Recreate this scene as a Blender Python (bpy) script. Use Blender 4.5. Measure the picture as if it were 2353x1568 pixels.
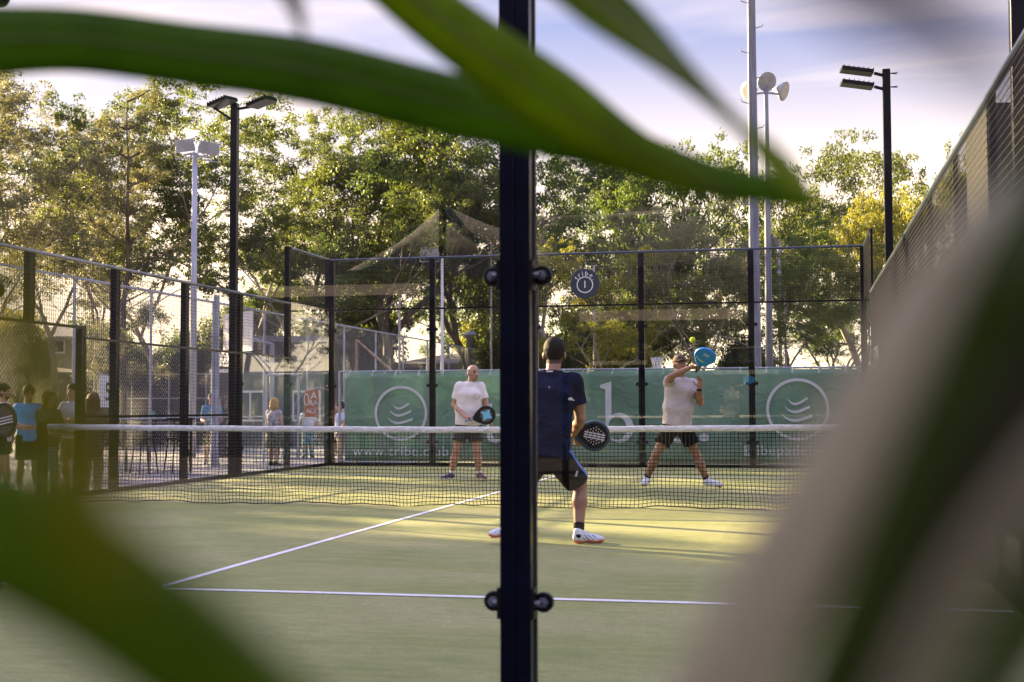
import bpy, math, random
import numpy as np
from mathutils import Vector, Matrix

# ------------------------------------------------------------------ clear
for o in list(bpy.data.objects): bpy.data.objects.remove(o)
S = bpy.context.scene
COL = S.collection
R = math.radians

# ------------------------------------------------------------------ camera
CAM = np.array([3.8598, -14.528, 1.0929]); YAW, PIT, ROL, F = -0.2114, 0.0500, -0.0030, 3086.4
PW, PH = 2353.0, 1568.0
_f = np.array([math.sin(YAW)*math.cos(PIT), math.cos(YAW)*math.cos(PIT), math.sin(PIT)])
_r0 = np.array([math.cos(YAW), -math.sin(YAW), 0.0]); _u0 = np.cross(_r0, _f)
_r = math.cos(ROL)*_r0 + math.sin(ROL)*_u0; _u = -math.sin(ROL)*_r0 + math.cos(ROL)*_u0
cd = bpy.data.cameras.new('camera'); cam = bpy.data.objects.new('camera', cd); COL.objects.link(cam)
cam.matrix_world = Matrix(((_r[0], _u[0], -_f[0], CAM[0]), (_r[1], _u[1], -_f[1], CAM[1]), (_r[2], _u[2], -_f[2], CAM[2]), (0, 0, 0, 1)))
cd.sensor_width = 36; cd.lens = F/PW*36; cd.clip_start = 0.01; cd.clip_end = 2000
cd.dof.use_dof = True; cd.dof.focus_distance = 17.0; cd.dof.aperture_fstop = 4.1; cd.dof.aperture_blades = 0
S.camera = cam
def ray(px, py):
    return _f + _r*(px-PW/2)/F - _u*(py-PH/2)/F
def at(px, py, D): return Vector(CAM + ray(px, py)*D)
def at_z(px, py, z=0.0): d = ray(px, py); return Vector(CAM + d*(z-CAM[2])/d[2])
def at_y(px, py, y): d = ray(px, py); return Vector(CAM + d*(y-CAM[1])/d[1])
def at_x(px, py, x): d = ray(px, py); return Vector(CAM + d*(x-CAM[0])/d[0])

# ------------------------------------------------------------------ world, sun
SUN_AZ, SUN_EL = R(-62), R(16)            # azimuth from +y, towards -x
W = bpy.data.worlds.new("World"); S.world = W; W.use_nodes = True
nt = W.node_tree; nt.nodes.clear()
N = nt.nodes.new; L = nt.links.new
out = N('ShaderNodeOutputWorld'); bg = N('ShaderNodeBackground'); sky = N('ShaderNodeTexSky')
sky.sky_type = 'NISHITA'; sky.sun_disc = False; sky.sun_elevation = SUN_EL; sky.sun_rotation = SUN_AZ
sky.air_density = 1.0; sky.dust_density = 1.2; sky.ozone_density = 2.0
tc = N('ShaderNodeTexCoord'); sx = N('ShaderNodeSeparateXYZ'); L(tc.outputs['Generated'], sx.inputs[0])
# streaky cirrus: noise over the sky plane (direction / height)
mz = N('ShaderNodeMath'); mz.operation = 'ADD'; mz.inputs[1].default_value = 0.12; L(sx.outputs[2], mz.inputs[0])
mzz = N('ShaderNodeMath'); mzz.operation = 'MAXIMUM'; mzz.inputs[1].default_value = 0.05; L(mz.outputs[0], mzz.inputs[0])
dx = N('ShaderNodeMath'); dx.operation = 'DIVIDE'; L(sx.outputs[0], dx.inputs[0]); L(mzz.outputs[0], dx.inputs[1])
dy = N('ShaderNodeMath'); dy.operation = 'DIVIDE'; L(sx.outputs[1], dy.inputs[0]); L(mzz.outputs[0], dy.inputs[1])
cb = N('ShaderNodeCombineXYZ'); L(dx.outputs[0], cb.inputs[0]); L(dy.outputs[0], cb.inputs[1])
mp = N('ShaderNodeMapping'); mp.inputs['Rotation'].default_value = (0, 0, R(38)); mp.inputs['Scale'].default_value = (0.55, 1.7, 1); L(cb.outputs[0], mp.inputs[0])
nz = N('ShaderNodeTexNoise'); nz.inputs['Scale'].default_value = 0.9; nz.inputs['Detail'].default_value = 7; nz.inputs['Roughness'].default_value = 0.55; nz.inputs['Distortion'].default_value = 0.6
L(mp.outputs[0], nz.inputs['Vector'])
cr = N('ShaderNodeValToRGB'); cr.color_ramp.elements[0].position = 0.41; cr.color_ramp.elements[0].color = (0.12, 0.12, 0.12, 1)
cr.color_ramp.elements[1].position = 0.60; cr.color_ramp.elements[1].color = (1, 1, 1, 1); L(nz.outputs[0], cr.inputs[0])
# thin cloud thickens towards the horizon
hz = N('ShaderNodeMapRange'); hz.inputs['From Min'].default_value = 0.13; hz.inputs['From Max'].default_value = 0.30
hz.inputs['To Min'].default_value = 0.9; hz.inputs['To Max'].default_value = 0.0; L(sx.outputs[2], hz.inputs[0])
mx = N('ShaderNodeMath'); mx.operation = 'MAXIMUM'; L(cr.outputs[0], mx.inputs[0]); L(hz.outputs[0], mx.inputs[1])
mix = N('ShaderNodeMix'); mix.data_type = 'RGBA'; L(mx.outputs[0], mix.inputs[0])
lv = N('ShaderNodeMix'); lv.data_type = 'RGBA'; lv.inputs[0].default_value = 0.8; lv.inputs[7].default_value = (0.78, 0.80, 1.85, 1); L(sky.outputs[0], lv.inputs[6]); L(lv.outputs[2], mix.inputs[6])
cl = N('ShaderNodeMix'); cl.data_type = 'RGBA'; cl.inputs[6].default_value = (8.6, 6.4, 4.2, 1); cl.inputs[7].default_value = (2.35, 2.1, 2.75, 1)
h2 = N('ShaderNodeMapRange'); h2.inputs['From Min'].default_value = 0.02; h2.inputs['From Max'].default_value = 0.33; L(sx.outputs[2], h2.inputs[0])
L(h2.outputs[0], cl.inputs[0]); L(cl.outputs[2], mix.inputs[7])
# overhead sky scaled up as unseen fill light, lavender sky lower down unscaled
gn = N('ShaderNodeMapRange'); gn.inputs[1].default_value = 0.36; gn.inputs[2].default_value = 0.75; gn.inputs[3].default_value = 1.0; gn.inputs[4].default_value = 2.3; L(sx.outputs[2], gn.inputs[0])
vm = N('ShaderNodeVectorMath'); vm.operation = 'SCALE'; L(mix.outputs[2], vm.inputs[0]); L(gn.outputs[0], vm.inputs[3])
L(vm.outputs[0], bg.inputs[0]); bg.inputs[1].default_value = 0.05; L(bg.outputs[0], out.inputs[0])
sd = bpy.data.lights.new('sun', 'SUN'); sd.energy = 5.0; sd.angle = R(0.5); sd.color = (1.0, 0.74, 0.40)
sun = bpy.data.objects.new('sun', sd); COL.objects.link(sun)
sdir = Vector((math.sin(SUN_AZ)*math.cos(SUN_EL), math.cos(SUN_AZ)*math.cos(SUN_EL), math.sin(SUN_EL)))
sun.rotation_euler = sdir.to_track_quat('Z', 'Y').to_euler(); sun.location = sdir*60
S.view_settings.view_transform = 'Standard'; S.view_settings.look = 'None'; S.view_settings.exposure = 2.98; S.view_settings.gamma = 1
S.render.engine = 'CYCLES'
cy = S.cycles
cy.use_denoising = True; cy.max_bounces = 6; cy.diffuse_bounces = 3; cy.glossy_bounces = 3; cy.transmission_bounces = 4
cy.transparent_max_bounces = 24; cy.caustics_reflective = False; cy.caustics_refractive = False; cy.sample_clamp_indirect = 6
cy.use_adaptive_sampling = True; cy.adaptive_threshold = 0.01

# ------------------------------------------------------------------ materials
MATS = {}
def mat(name, col, rough=0.6, bdist=0.01, metal=0.0, var=0.0, vscale=8.0, col2=None, bump=0.0, bscale=60.0, spec=0.5, trans=0.0, tcol=None, coat=0.0, scale3=(1, 1, 1), detail=4.0, lo=0.35, hi=0.65):
    if name in MATS: return MATS[name]
    m = bpy.data.materials.new(name); m.use_nodes = True; t = m.node_tree; n = t.nodes; l = t.links
    b = n['Principled BSDF']; b.inputs['Base Color'].default_value = (*col, 1); b.inputs['Roughness'].default_value = rough
    b.inputs['Metallic'].default_value = metal; b.inputs['Specular IOR Level'].default_value = spec; b.inputs['Coat Weight'].default_value = coat
    g = n.new('ShaderNodeTexCoord'); mpg = n.new('ShaderNodeMapping'); mpg.inputs['Scale'].default_value = scale3; l.new(g.outputs['Object'], mpg.inputs[0])
    c_out = None
    if var or col2:
        z = n.new('ShaderNodeTexNoise'); z.inputs['Scale'].default_value = vscale; z.inputs['Detail'].default_value = detail; l.new(mpg.outputs[0], z.inputs['Vector'])
        r = n.new('ShaderNodeValToRGB'); r.color_ramp.elements[0].position = lo; r.color_ramp.elements[1].position = hi
        c2 = col2 or tuple(min(1, c*(1+var)) for c in col); c1 = col if col2 else tuple(c*(1-var) for c in col)
        r.color_ramp.elements[0].color = (*c1, 1); r.color_ramp.elements[1].color = (*c2, 1)
        l.new(z.outputs[0], r.inputs[0]); l.new(r.outputs[0], b.inputs['Base Color']); c_out = r.outputs[0]
    if bump:
        z2 = n.new('ShaderNodeTexNoise'); z2.inputs['Scale'].default_value = bscale; z2.inputs['Detail'].default_value = 3; l.new(mpg.outputs[0], z2.inputs['Vector'])
        bp = n.new('ShaderNodeBump'); bp.inputs['Strength'].default_value = bump; bp.inputs['Distance'].default_value = bdist; z2.inputs['Distortion'].default_value = 1.5 if bdist > .02 else 0
        l.new(z2.outputs[0], bp.inputs['Height']); l.new(bp.outputs[0], b.inputs['Normal'])
    if trans:
        tr = n.new('ShaderNodeBsdfTranslucent'); tr.inputs[0].default_value = (*(tcol or col), 1)
        ms = n.new('ShaderNodeMixShader'); ms.inputs[0].default_value = trans
        l.new(b.outputs[0], ms.inputs[1]); l.new(tr.outputs[0], ms.inputs[2]); l.new(ms.outputs[0], n['Material Output'].inputs[0])
        if c_out and not tcol:
            l.new(c_out, tr.inputs[0])
    MATS[name] = m; return m

def leaf_mat(name, dark, light, tl, tcl, vs=0.35, tr=0.45):
    """foliage: colour varies from clump to clump and leaf to leaf, with light passing through the blade"""
    m = bpy.data.materials.new(name); m.use_nodes = True; t = m.node_tree; n = t.nodes; l = t.links
    b = n['Principled BSDF']; b.inputs['Roughness'].default_value = 0.5; b.inputs['Specular IOR Level'].default_value = 0.3
    g = n.new('ShaderNodeTexCoord'); z = n.new('ShaderNodeTexNoise'); z.inputs['Scale'].default_value = vs; z.inputs['Detail'].default_value = 5; z.inputs['Roughness'].default_value = 0.7
    l.new(g.outputs['Object'], z.inputs['Vector'])
    r = n.new('ShaderNodeValToRGB'); r.color_ramp.elements[0].position = 0.30; r.color_ramp.elements[1].position = 0.74
    r.color_ramp.elements[0].color = (*dark, 1); r.color_ramp.elements[1].color = (*light, 1); l.new(z.outputs[0], r.inputs[0])
    r2 = n.new('ShaderNodeValToRGB'); r2.color_ramp.elements[0].position = 0.32; r2.color_ramp.elements[1].position = 0.72
    r2.color_ramp.elements[0].color = (*tl, 1); r2.color_ramp.elements[1].color = (*tcl, 1); l.new(z.outputs[0], r2.inputs[0])
    tr_ = n.new('ShaderNodeBsdfTranslucent'); ms = n.new('ShaderNodeMixShader'); ms.inputs[0].default_value = tr
    l.new(r.outputs[0], b.inputs['Base Color']); l.new(r2.outputs[0], tr_.inputs[0])
    l.new(b.outputs[0], ms.inputs[1]); l.new(tr_.outputs[0], ms.inputs[2]); l.new(ms.outputs[0], n['Material Output'].inputs[0])
    return m

def glass_mat(name, dust=0.02, tint=(0.97, 0.99, 0.98)):
    """thin toughened pane: clear with mirror reflection by Fresnel, plus a film of dust and wiped streaks"""
    m = bpy.data.materials.new(name); m.use_nodes = True; t = m.node_tree; n = t.nodes; l = t.links; n.remove(n['Principled BSDF'])
    fr = n.new('ShaderNodeFresnel'); fr.inputs[0].default_value = 1.45
    tp = n.new('ShaderNodeBsdfTransparent'); tp.inputs[0].default_value = (*tint, 1)
    gl = n.new('ShaderNodeBsdfGlossy'); gl.inputs['Roughness'].default_value = 0.0; gl.inputs[0].default_value = (1, 1, 1, 1)
    ge = n.new('ShaderNodeNewGeometry'); inv = n.new('ShaderNodeMath'); inv.operation = 'SUBTRACT'; inv.inputs[0].default_value = 1.0; l.new(ge.outputs['Backfacing'], inv.inputs[1])
    fm = n.new('ShaderNodeMath'); fm.operation = 'MULTIPLY'; l.new(fr.outputs[0], fm.inputs[0]); l.new(inv.outputs[0], fm.inputs[1])
    f2 = n.new('ShaderNodeMath'); f2.operation = 'MULTIPLY'; f2.use_clamp = True; f2.inputs[1].default_value = 1.75; l.new(fm.outputs[0], f2.inputs[0])
    ms = n.new('ShaderNodeMixShader'); l.new(f2.outputs[0], ms.inputs[0]); l.new(tp.outputs[0], ms.inputs[1]); l.new(gl.outputs[0], ms.inputs[2])
    g = n.new('ShaderNodeTexCoord'); mpg = n.new('ShaderNodeMapping'); mpg.inputs['Scale'].default_value = (2.2, 1, 0.9); mpg.inputs['Rotation'].default_value = (0, R(25), 0)
    l.new(g.outputs['Object'], mpg.inputs[0])
    z = n.new('ShaderNodeTexNoise'); z.inputs['Scale'].default_value = 1.6; z.inputs['Detail'].default_value = 6; z.inputs['Roughness'].default_value = 0.65; z.inputs['Distortion'].default_value = 1.2; l.new(mpg.outputs[0], z.inputs['Vector'])
    r = n.new('ShaderNodeMapRange'); r.inputs['From Min'].default_value = 0.56; r.inputs['From Max'].default_value = 0.80; r.inputs['To Min'].default_value = 0.0005; r.inputs['To Max'].default_value = dust*3.5
    l.new(z.outputs[0], r.inputs[0])
    df = n.new('ShaderNodeBsdfDiffuse'); df.inputs[0].default_value = (0.75, 0.72, 0.7, 1)
    m2 = n.new('ShaderNodeMixShader'); l.new(r.outputs[0], m2.inputs[0]); l.new(ms.outputs[0], m2.inputs[1]); l.new(df.outputs[0], m2.inputs[2])
    l.new(m2.outputs[0], n['Material Output'].inputs[0])
    return m

NAVY = mat('navy_steel', (0.0025, 0.004, 0.011), 0.24, 0.0, var=0.35, vscale=5, bump=0.03, bscale=40, spec=0.13)
BLACK = mat('black_plastic', (0.005, 0.005, 0.006), 0.4, spec=.25)
GREYS = mat('galvanised_steel', (0.34, 0.36, 0.42), 0.5, 0.35, var=0.2, vscale=3)
PALE = mat('pale_steel', (0.34, 0.36, 0.45), 0.5, 0.2, var=0.15, vscale=2, scale3=(4, 4, 0.6))
CONC = mat('concrete_pole', (0.18, 0.19, 0.245), 0.75, 0.0, var=0.25, vscale=3, scale3=(6, 6, 0.5), bump=0.1)
WHITE = mat('white_paint', (0.78, 0.78, 0.8), 0.5, var=0.05)
CHROME = mat('bright_steel', (0.12, 0.13, 0.15), 0.3, 1.0)
WIRE = mat('dark_wire', (0.008, 0.009, 0.016), 0.5, spec=.25)
CWIRE = mat('fence_wire', (0.26, 0.27, 0.30), 0.5, 0.3)
CORD = mat('net_cord', (0.005, 0.005, 0.007), 0.9, spec=.05)
TAPE = mat('net_tape_cloth', (0.62, 0.62, 0.66), 0.8, var=0.18, vscale=14, scale3=(1, 1, 3), bump=0.7, bscale=18)
GLASS = glass_mat('court_glass', 0.007); GLASSF = glass_mat('far_glass', 0.003)
LINE = mat('line_white', (0.72, 0.70, 0.70), 0.9, var=0.12, vscale=30)
BARK1 = mat('bark_dark', (0.075, 0.058, 0.045), 0.9, var=0.5, vscale=3, scale3=(3, 3, 0.6), bump=0.5, bscale=14)
BARK2 = mat('bark_pale', (0.26, 0.22, 0.18), 0.85, var=0.4, vscale=1.5, scale3=(2, 2, 0.5), bump=0.3, bscale=10)
LEAVES = [leaf_mat('foliage_olive', (0.035, 0.050, 0.018), (0.10, 0.125, 0.035), (0.075, 0.105, 0.015), (0.24, 0.28, 0.035)),
          leaf_mat('foliage_green', (0.028, 0.048, 0.016), (0.075, 0.115, 0.032), (0.055, 0.095, 0.012), (0.19, 0.26, 0.03)),
          leaf_mat('foliage_yellow', (0.07, 0.09, 0.020), (0.19, 0.19, 0.03), (0.22, 0.22, 0.025), (0.50, 0.47, 0.045)),
          leaf_mat('foliage_grey', (0.050, 0.062, 0.038), (0.13, 0.14, 0.08), (0.12, 0.13, 0.05), (0.36, 0.33, 0.12))]

# ------------------------------------------------------------------ mesh helpers
class MB:
    def __init__(s): s.v = []; s.f = []; s.mi = []
    def add(s, vs, fs, mi=0):
        o = len(s.v); s.v.extend([tuple(v) for v in vs]); s.f.extend([tuple(i+o for i in f) for f in fs]); s.mi.extend([mi]*len(fs))
    def box(s, c, d, rz=0.0, mi=0, M=None):
        hx, hy, hz_ = d[0]/2, d[1]/2, d[2]/2
        P = [Vector((x, y, z)) for x in (-hx, hx) for y in (-hy, hy) for z in (-hz_, hz_)]
        if M is None: M = Matrix.Rotation(rz, 3, 'Z')
        s.add([Vector(c)+M @ p for p in P], [(0, 1, 3, 2), (4, 6, 7, 5), (0, 4, 5, 1), (2, 3, 7, 6), (0, 2, 6, 4), (1, 5, 7, 3)], mi)
    def bar(s, a, b, w, h=None, n=4, caps=True, mi=0):
        a, b = Vector(a), Vector(b); h = h or w; d = (b-a)
        if d.length < 1e-6: return
        d.normalize(); up = Vector((0, 0, 1)) if abs(d.z) < 0.95 else Vector((1, 0, 0))
        x = d.cross(up).normalized(); y = x.cross(d)
        vs = []
        for p in (a, b):
            for i in range(n):
                t = 2*math.pi*(i+0.5)/n; k = math.sqrt(2) if n == 4 else 1
                vs.append(p + x*math.cos(t)*w/2*k + y*math.sin(t)*h/2*k)
        fs = [(i, (i+1) % n, n+(i+1) % n, n+i) for i in range(n)]
        if caps: fs += [tuple(range(n-1, -1, -1)), tuple(range(n, 2*n))]
        s.add(vs, fs, mi)
    def tube(s, pts, radii, n=8, caps=True, mi=0):
        pts = [Vector(p) for p in pts]; m = len(pts); vs = []
        if not hasattr(radii, '__len__'): radii = [radii]*m
        px = None
        for i, p in enumerate(pts):
            d = (pts[min(i+1, m-1)]-pts[max(i-1, 0)]).normalized()
            if px is None:
                up = Vector((0, 0, 1)) if abs(d.z) < 0.9 else Vector((1, 0, 0)); px = d.cross(up).normalized()
            else: px = (px - d*px.dot(d)).normalized()
            py = d.cross(px)
            for k in range(n):
                t = 2*math.pi*k/n; vs.append(p+(px*math.cos(t)+py*math.sin(t))*radii[i])
        fs = [(i*n+k, i*n+(k+1) % n, (i+1)*n+(k+1) % n, (i+1)*n+k) for i in range(m-1) for k in range(n)]
        if caps: fs += [tuple(range(n-1, -1, -1)), tuple(range((m-1)*n, m*n))]
        s.add(vs, fs, mi)
    def lathe(s, c, axis, prof, n=20, mi=0):
        """prof: (distance along axis, radius)"""
        axis = Vector(axis).normalized(); s.tube_profile(Vector(c), axis, prof, n, mi)
    def tube_profile(s, c, d, prof, n, mi):
        up = Vector((0, 0, 1)) if abs(d.z) < 0.9 else Vector((1, 0, 0)); x = d.cross(up).normalized(); y = d.cross(x); vs = []
        for h, r in prof:
            for k in range(n):
                t = 2*math.pi*k/n; vs.append(c+d*h+(x*math.cos(t)+y*math.sin(t))*r)
        m = len(prof); fs = [(i*n+k, i*n+(k+1) % n, (i+1)*n+(k+1) % n, (i+1)*n+k) for i in range(m-1) for k in range(n)]
        fs += [tuple(range(n-1, -1, -1)), tuple(range((m-1)*n, m*n))]
        s.add(vs, fs, mi)
    def build(s, name, m, parent=None, smooth=False, bevel=0.0):
        me = bpy.data.meshes.new(name); me.from_pydata(s.v, [], s.f)
        for mm in (m if isinstance(m, (list, tuple)) else [m]): me.materials.append(mm)
        if any(s.mi): me.polygons.foreach_set('material_index', s.mi)
        if smooth: me.polygons.foreach_set('use_smooth', [True]*len(me.polygons))
        me.update(); return link(name, me, parent, bevel)
def link(name, me, parent=None, bevel=0.0):
    o = bpy.data.objects.new(name, me); COL.objects.link(o)
    if parent is not None:
        o.parent = parent      # meshes are written in world coordinates; an Empty parent carries the thing's base
        o.matrix_parent_inverse = Matrix.LocRotScale(parent.location, parent.rotation_euler, parent.scale).inverted()
    if bevel:
        b = o.modifiers.new('bevel', 'BEVEL'); b.width = bevel; b.segments = 2; b.limit_method = 'ANGLE'
    return o
def thing(name, label, cat, loc=(0, 0, 0), group=None):
    o = bpy.data.objects.new(name, None); COL.objects.link(o); o.location = loc; o.empty_display_size = 0.2
    o['label'] = label; o['category'] = cat
    if group: o['group'] = group
    return o
def tag(o, label, cat, group=None):
    o['label'] = label; o['category'] = cat
    if group: o['group'] = group
    return o
def struct(o, kind='structure'): o['kind'] = kind; return o
def copy_thing(root, loc, label, rz=0.0, scale=1.0, group=None):
    r = root.copy(); COL.objects.link(r); r.location = loc; r.rotation_euler = (0, 0, rz); r.scale = (scale,)*3; r['label'] = label
    if group: r['group'] = group
    for ch in list(root.children):
        c = ch.copy(); COL.objects.link(c); c.parent = r
        for g in ch.children:
            d = g.copy(); COL.objects.link(d); d.parent = c
    return r
def text_mesh(name, txt, size, m, parent, loc, rot, align='CENTER', extrude=0.002, space=1.0):
    c = bpy.data.curves.new(name, 'FONT'); c.body = txt; c.size = size; c.align_x = align; c.align_y = 'CENTER'; c.extrude = extrude; c.space_character = space
    o = bpy.data.objects.new('tmp', c); COL.objects.link(o); o.matrix_world = Matrix.Translation(loc) @ Matrix(rot).to_4x4()
    bpy.context.view_layer.update(); dg = bpy.context.evaluated_depsgraph_get()
    me = bpy.data.meshes.new_from_object(o.evaluated_get(dg)); me.transform(o.matrix_world); me.materials.clear(); me.materials.append(m)
    bpy.data.objects.remove(o)
    return link(name, me, parent)
def shape_mesh(name, splines, m, parent, T, extrude, smooth=False):
    """filled flat shape (even-odd, so inner outlines are holes) with real thickness, placed by the matrix T"""
    c = bpy.data.curves.new(name, 'CURVE'); c.dimensions = '2D'; c.fill_mode = 'BOTH'; c.extrude = extrude
    for pts in splines:
        sp = c.splines.new('POLY'); sp.points.add(len(pts)-1); sp.use_cyclic_u = True
        for i, p in enumerate(pts): sp.points[i].co = (p[0], p[1], 0, 1)
    o = bpy.data.objects.new('tmp', c); COL.objects.link(o); bpy.context.view_layer.update()
    me = bpy.data.meshes.new_from_object(o.evaluated_get(bpy.context.evaluated_depsgraph_get())); me.transform(T); me.materials.clear(); me.materials.append(m)
    bpy.data.objects.remove(o)
    return link(name, me, parent)
def circle(r, n=48, cx=0, cy=0, rx=None): return [(cx+(rx or r)*math.cos(2*math.pi*i/n), cy+r*math.sin(2*math.pi*i/n)) for i in range(n)]
FACE_S = Matrix(((1, 0, 0), (0, 0, -1), (0, 1, 0)))      # flat shape upright, reading from the south (-y)
CALM = bpy.data.objects

# ------------------------------------------------------------------ ground
GZ = -0.25
b = MB(); n_ = 40
b.add([(-500, -200, GZ), (500, -200, GZ), (500, 700, GZ), (-500, 700, GZ)], [(0, 1, 2, 3)])
g = struct(b.build('ground', mat('parkland_soil', (0.10, 0.11, 0.05), 0.95, col2=(0.20, 0.18, 0.10), vscale=0.15)))
b = MB(); b.add([(-60, -30, GZ+.004), (-5.6, -30, GZ+.004), (-5.6, 34, GZ+.004), (-60, 34, GZ+.004)], [(0, 1, 2, 3)])
struct(b.build('pavement', mat('acrylic_pavement', (0.17, 0.16, 0.19), 0.75, col2=(0.28, 0.26, 0.29), vscale=0.7, bump=0.15, bscale=120)))
b = MB(); b.add([(5.6, -30, GZ+.004), (40, -30, GZ+.004), (40, 40, GZ+.004), (5.6, 40, GZ+.004)], [(0, 1, 2, 3)])
b.add([(-60, -60, GZ+.004), (60, -60, GZ+.004), (60, -30, GZ+.004), (-60, -30, GZ+.004)], [(0, 1, 2, 3)])
b.add([(-5.6, -30, GZ+.004), (5.6, -30, GZ+.004), (5.6, -10.6, GZ+.004), (-5.6, -10.6, GZ+.004)], [(0, 1, 2, 3)])
struct(b.build('path', mat('concrete_path', (0.04, 0.04, 0.045), 0.85, col2=(0.06, 0.06, 0.06), vscale=1.2, bump=0.15, bscale=80)))
b = MB()
for y in (9.5, 19.0, 27.5): b.box((-18, y, GZ+.008), (21, .06, .002))
for x in (-9.9, -15.5, -22): b.box((x, 16, GZ+.0085), (.06, 30, .002))
struct(b.build('pavement_marking', LINE))
b = MB(); b.box((0, 0, -.127), (11.2, 21.2, .25)); struct(b.build('court_slab', mat('slab_concrete', (0.16, 0.15, 0.15), 0.9, var=0.2)))
# turf: green synthetic grass with pale sand drifted in streaks
TU = bpy.data.materials.new('synthetic_turf'); TU.use_nodes = True; t = TU.node_tree; n = t.nodes; l = t.links; bs = n['Principled BSDF']; bs.inputs['Roughness'].default_value = 0.85; bs.inputs['Specular IOR Level'].default_value = 0.25
g_ = n.new('ShaderNodeTexCoord')
def tnoise(sc, det, scale3, dist=0.0):
    mm = n.new('ShaderNodeMapping'); mm.inputs['Scale'].default_value = scale3; l.new(g_.outputs['Object'], mm.inputs[0])
    z = n.new('ShaderNodeTexNoise'); z.inputs['Scale'].default_value = sc; z.inputs['Detail'].default_value = det; z.inputs['Distortion'].default_value = dist; l.new(mm.outputs[0], z.inputs['Vector']); return z
za = tnoise(0.9, 6, (0.5, 1.1, 1), 0.5); zb = tnoise(6, 6, (0.45, 1.6, 1), 0.4); zc = tnoise(110, 2, (1, 1, 1)); zd = tnoise(26, 5, (0.35, 1.2, 1), 0.3)
def mrange(o_, a, b_, c, d): r_ = n.new('ShaderNodeMapRange'); r_.inputs[1].default_value = a; r_.inputs[2].default_value = b_; r_.inputs[3].default_value = c; r_.inputs[4].default_value = d; l.new(o_, r_.inputs[0]); return r_.outputs[0]
def mixc(f_, a, b_):
    x_ = n.new('ShaderNodeMix'); x_.data_type = 'RGBA'; l.new(f_, x_.inputs[0])
    for k, c in ((6, a), (7, b_)):
        if isinstance(c, tuple): x_.inputs[k].default_value = (*c, 1)
        else: l.new(c, x_.inputs[k])
    return x_.outputs[2]
c1 = mixc(mrange(zb.outputs[0], .35, .68, 0, 1), (0.225, 0.26, 0.070), (0.37, 0.37, 0.14))
c2_ = mixc(mrange(za.outputs[0], .42, .66, 0, .75), c1, (0.47, 0.42, 0.22))
c25 = mixc(mrange(zd.outputs[0], .42, .66, 0, .55), c2_, (0.18, 0.205, 0.06))
c3 = mixc(mrange(zc.outputs[0], .3, .7, 0, .85), c25, (0.18, 0.185, 0.065))
l.new(c3, bs.inputs['Base Color'])
bp = n.new('ShaderNodeBump'); bp.inputs['Strength'].default_value = 0.55; bp.inputs['Distance'].default_value = 0.012; l.new(zc.outputs[0], bp.inputs['Height']); l.new(bp.outputs[0], bs.inputs['Normal'])
b = MB(); b.add([(-5.2, -10.3, .002), (5.1, -10.3, .002), (5.1, 10.3, .002), (-5.2, 10.3, .002)], [(0, 1, 2, 3)]); struct(b.build('court_turf', TU))
SX, SY = 0.10, -6.93
b = MB(); b.box((-.05, SY, .0065), (10.0, .065, .003)); b.box((-.05, 6.75, .0065), (10.0, .055, .003)); struct(b.build('service_line', LINE))
b = MB(); b.box((0, (SY+6.75)/2, .0055), (.055, 6.75-SY, .003)); struct(b.build('center_line', LINE))
# tufts of stray synthetic blades close to the camera side: uncountable
# ------------------------------------------------------------------ court enclosure
XL, XR, YF, YN = -5.03, 4.985, 10.154, -10.16
def wiremesh(mb, o, ux, w, z0, z1, sp=0.05, th=0.0036):
    o = Vector(o); ux = Vector(ux).normalized(); k = max(1, int(round(w/sp)))
    for i in range(k+1):
        p = o+ux*(w*i/k); mb.bar(p+Vector((0, 0, z0)), p+Vector((0, 0, z1)), th, caps=False)
    m_ = max(1, int(round((z1-z0)/sp)))
    off = Vector((ux.y, -ux.x, 0))*th
    for j in range(m_+1):
        z = z0+(z1-z0)*j/m_; mb.bar(o+off+Vector((0, 0, z)), o+off+ux*w+Vector((0, 0, z)), th, caps=False)
def clamp(parent, p, inward):
    """glass clamp: bolt on a small plate with a round cap on the pane"""
    m = MB(); inward = Vector(inward); side = Vector((inward.y, -inward.x, 0))
    return m
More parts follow.
